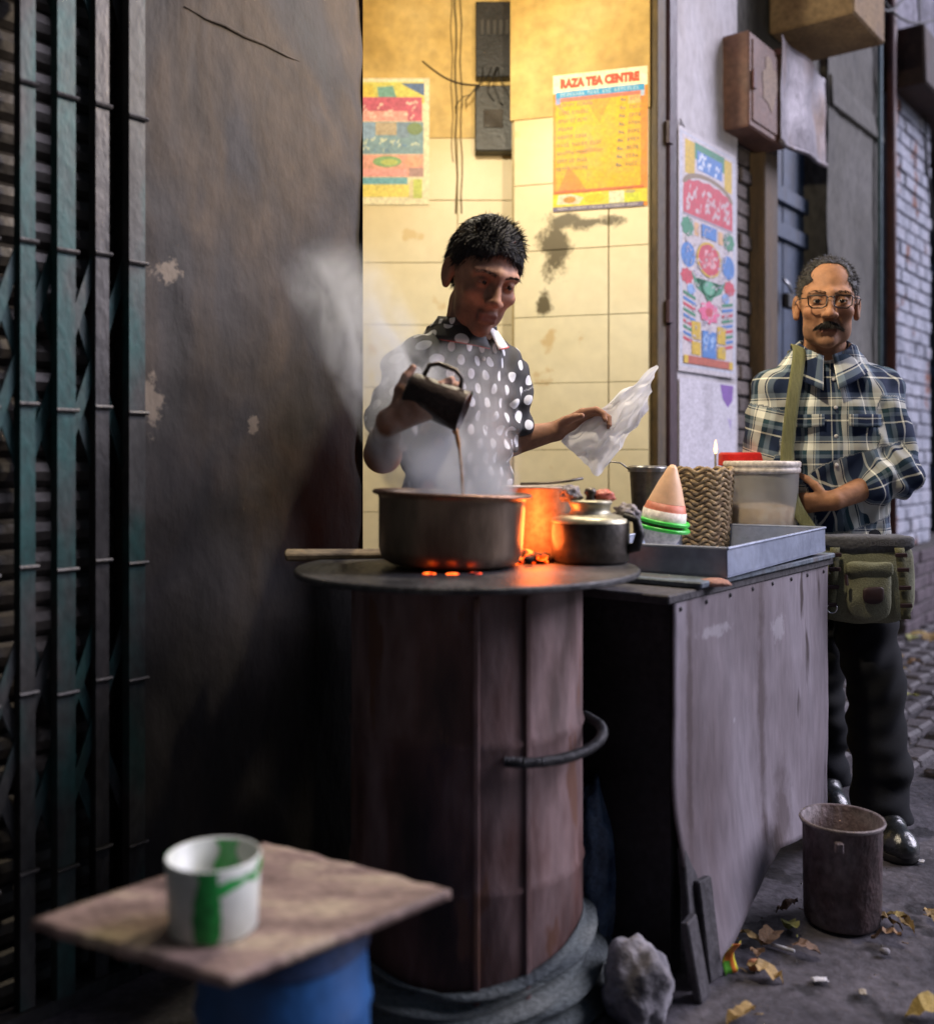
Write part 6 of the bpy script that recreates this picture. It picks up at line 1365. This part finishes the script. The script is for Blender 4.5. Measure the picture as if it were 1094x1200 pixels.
# satchel
m_can = M('khaki_canvas', [(0.13,0.13,0.075),(0.21,0.215,0.135)], scale=10, rough=.9, bump=.35, bscale=260, fine=.3); m_can2 = M('dark_khaki_webbing', [(0.07,0.068,0.03),(0.12,0.115,0.055)], scale=30, rough=.85, bump=.4); m_flapg = M('grey_canvas', [(0.055,0.055,0.058),(0.095,0.095,0.10)], scale=12, rough=.9, bump=.3); m_lea = flat('maroon_leather', (.035,.016,.015), .5)
bc = Vector((1.135, 2.935, .615)); sb = thing('satchel', 'khaki canvas satchel with webbing straps hanging at the hip of the man', 'bag', bc, rz=R(-4))
bW, bH, bD = .272, .225, .085
def bagbox(name, x0, x1, y0, y1, z0, z1, mat, par, bul=.012, n=10, bev=.01):
    bm = bmesh.new(); bmesh.ops.create_cube(bm, size=1); bmesh.ops.subdivide_edges(bm, edges=list(bm.edges), cuts=n, use_grid_fill=True)
    for v in bm.verts:
        u, w_, t = v.co.x*2, v.co.y*2, v.co.z*2
        ux, uy, uz = [math.copysign(abs(c), c) for c in (u, w_, t)]
        q = (abs(u)**5+abs(w_)**5+abs(t)**5)**.2 or 1; m_ = max(abs(u), abs(w_), abs(t)); f_ = m_/q if q else 1
        u, w_, t = u*f_, w_*f_, t*f_
        px_ = (x0+x1)/2+u*(x1-x0)/2; py_ = (y0+y1)/2+w_*(y1-y0)/2-bul*(1-u*u)*(1-t*t)*(w_ < 0); pz_ = (z0+z1)/2+t*(z1-z0)/2
        nz_ = .004*N3(px_*22, py_*22, pz_*22); v.co = Vector((px_+nz_, py_+nz_*1.2, pz_+nz_-.010*(1-u*u)*(t < -.8)))
    me = bpy.data.meshes.new(name); bm.to_mesh(me); bm.free(); me.materials.append(mat); me.polygons.foreach_set('use_smooth', [True]*len(me.polygons)); return link(name, me, par)
bagbox('body', -bW/2, bW/2, -.04, .035, 0, bH, m_can, sb, .02)
bagbox('flap', -bW/2+.012, bW/2-.004, -.052, .03, bH-.025, bH+.018, m_flapg, sb, .004, 6)
fp_ = bagbox('front_pocket', -.062, .058, -.068, -.03, .012, .155, m_can, sb, .012)
bagbox('pocket_lid', -.066, .062, -.074, -.04, .128, .170, m_can, fp_, .006, 6)
q = bagbox('leather_patch', -.026, .030, -.086, -.076, .062, .100, m_lea, fp_, .002, 4)
for s, xx in ((-1,-.098),(1,.078)):
    b = MB(); b.grid(lambda u, v: (xx+(u-.5)*.026+.018*s*(v-1)*-1, -.066-.010*math.sin(math.pi*v), .01+.20*v), 2, 12); st_ = b.build('strap', m_can2, sb, smooth=True, solid=.004)
    for zz in (.05,.10,.15,.19):
        v = (zz-.01)/.20; xc = xx+.018*s*(1-v); yc = -.066-.010*math.sin(math.pi*v); b = MB(); b.box(xc-.017, xc+.017, yc-.008, yc-.0045, zz-.006, zz+.006, bev=.002); b.build('buckle', m_lea, st_)
b = MB(); b.tube([(-.112+.014*math.cos(R(a)), -.084, .042+.014*math.sin(R(a))) for a in range(150, 400, 20)], .0022, 8); b.build('ring', flat('nickel', (.6,.6,.6), .25, 1), sb, smooth=True)
b = MB(); b.tube([(-.072,-.080,.135),(-.070,-.082,.105)], .005, 6); b.build('zip_pull', m_lea, sb)
text_mesh('DIESEL', .017, flat('faint_print', (.13,.13,.14)), sb, (.0, -.0575, bH-.010), width=.075, bold=.0006)
sp = [(1.000,3.15,1.445),(.995,3.085,1.432),(.985,3.022,1.36),(.972,3.000,1.24),(.955,2.995,1.10),(.958,2.985,.98),(.985,2.97,.90),(1.015,2.95,.845)]
sp = [(1.003,3.20,1.40),(1.003,3.14,1.425),(1.0,3.075,1.41)]+[tuple(at(px, py, Yv)) for px, py, Yv in ((934,432,3.028),(928,470,3.008),(922,520,3.0),(920,560,2.995),(932,600,2.98),(957,628,2.955))]
b = MB(); sv_ = [Vector(p) for p in sp]
for i, p in enumerate(sv_):
    t = (sv_[min(i+1,len(sv_)-1)]-sv_[max(i-1,0)]).normalized(); wv = t.cross(Vector((0,-1,.2))).normalized()*.019
    b.v += [tuple(p+wv), tuple(p-wv)]
for i in range(len(sv_)-1): b.f.append((2*i,2*i+1,2*i+3,2*i+2)); b.m.append(0)
o = b.build('shoulder_strap', M('olive_webbing', [(0.13,0.13,0.05),(0.20,0.20,0.09)], scale=30, stretch=(8,1,1), rough=.85, bump=.4), sb, smooth=True, world_space=True); md = o.modifiers.new('sub', 'SUBSURF'); md.levels = 2; md.render_levels = 2; md = o.modifiers.new('solid', 'SOLIDIFY'); md.thickness = .005; md.offset = 0

# ================================================================== steam over the pot
S = SDF((-.60,1.80,.95), (.35,2.62,1.66), .02); S.ell((-.13,2.2,1.27), (.36,.30,.34), 0)
for (a_, b_, ra, rb) in (((-.03,2.1,1.00),(-.06,2.13,1.12),.125,.10),((-.06,2.13,1.12),(-.16,2.2,1.26),.10,.095),((-.16,2.2,1.26),(-.25,2.26,1.38),.095,.07),((-.02,2.12,1.05),(.02,2.2,1.22),.08,.075),((.02,2.2,1.22),(-.02,2.25,1.36),.075,.05)): S.cone(a_, b_, ra, rb, .05)
V, Fq = S.mesh()
m_steam = bpy.data.materials.new('steam'); m_steam.use_nodes = True; nt = m_steam.node_tree.nodes; lk = m_steam.node_tree.links; nt.remove(nt['Principled BSDF'])
pv = nt.new('ShaderNodeVolumePrincipled'); pv.inputs['Color'].default_value = (.95,.97,1,1); pv.inputs['Anisotropy'].default_value = .2
g_ = nt.new('ShaderNodeNewGeometry'); mpg = nt.new('ShaderNodeMapping'); mpg.inputs['Scale'].default_value = (1.3,1.3,.75); lk.new(g_.outputs['Position'], mpg.inputs[0]); nz = nt.new('ShaderNodeTexNoise'); nz.inputs['Scale'].default_value = 8.0; nz.inputs['Detail'].default_value = 5; nz.inputs['Distortion'].default_value = 1.4; lk.new(mpg.outputs[0], nz.inputs['Vector'])
def mth(op, a, b=None):
    n = nt.new('ShaderNodeMath'); n.operation = op; n.use_clamp = False
    for i, q in enumerate((a, b)):
        if q is None: continue
        if isinstance(q, (int, float)): n.inputs[i].default_value = q
        else: lk.new(q, n.inputs[i])
    return n.outputs[0]
sx = nt.new('ShaderNodeSeparateXYZ'); lk.new(g_.outputs['Position'], sx.inputs[0])
up_ = mth('SUBTRACT', sx.outputs[2], 1.0); acc = None
for (x0_, kx, y0_, ky, r_, top_, amp_) in ((-.03,-.54,2.10,.36,.135,.56,1.1),(.0,-.05,2.12,.35,.12,.33,.7)):
    dx = mth('SUBTRACT', sx.outputs[0], mth('ADD', mth('MULTIPLY', up_, kx), x0_)); dy = mth('SUBTRACT', sx.outputs[1], mth('ADD', mth('MULTIPLY', up_, ky), y0_))
    q = mth('DIVIDE', mth('ADD', mth('MULTIPLY', dx, dx), mth('MULTIPLY', dy, dy)), r_*r_)
    fall = mth('MAXIMUM', mth('SUBTRACT', 1.0, q), 0.0); fade = mth('MAXIMUM', mth('SUBTRACT', 1.0, mth('DIVIDE', up_, top_)), 0.0)
    t_ = mth('MULTIPLY', mth('MULTIPLY', fall, fade), amp_); acc = t_ if acc is None else mth('MAXIMUM', acc, t_)
mr = nt.new('ShaderNodeMapRange'); mr.inputs[1].default_value = .42; mr.inputs[2].default_value = .68; mr.inputs[3].default_value = 0.0; mr.inputs[4].default_value = 62.0; lk.new(nz.outputs['Fac'], mr.inputs[0])
lk.new(mth('MULTIPLY', mr.outputs[0], acc), pv.inputs['Density']); lk.new(pv.outputs[0], nt['Material Output'].inputs['Volume'])
o = link('steam', np_mesh('steam', V, Fq, (m_steam,))); tag(o, 'white steam rising from the cooking pot', 'steam', kind='stuff')
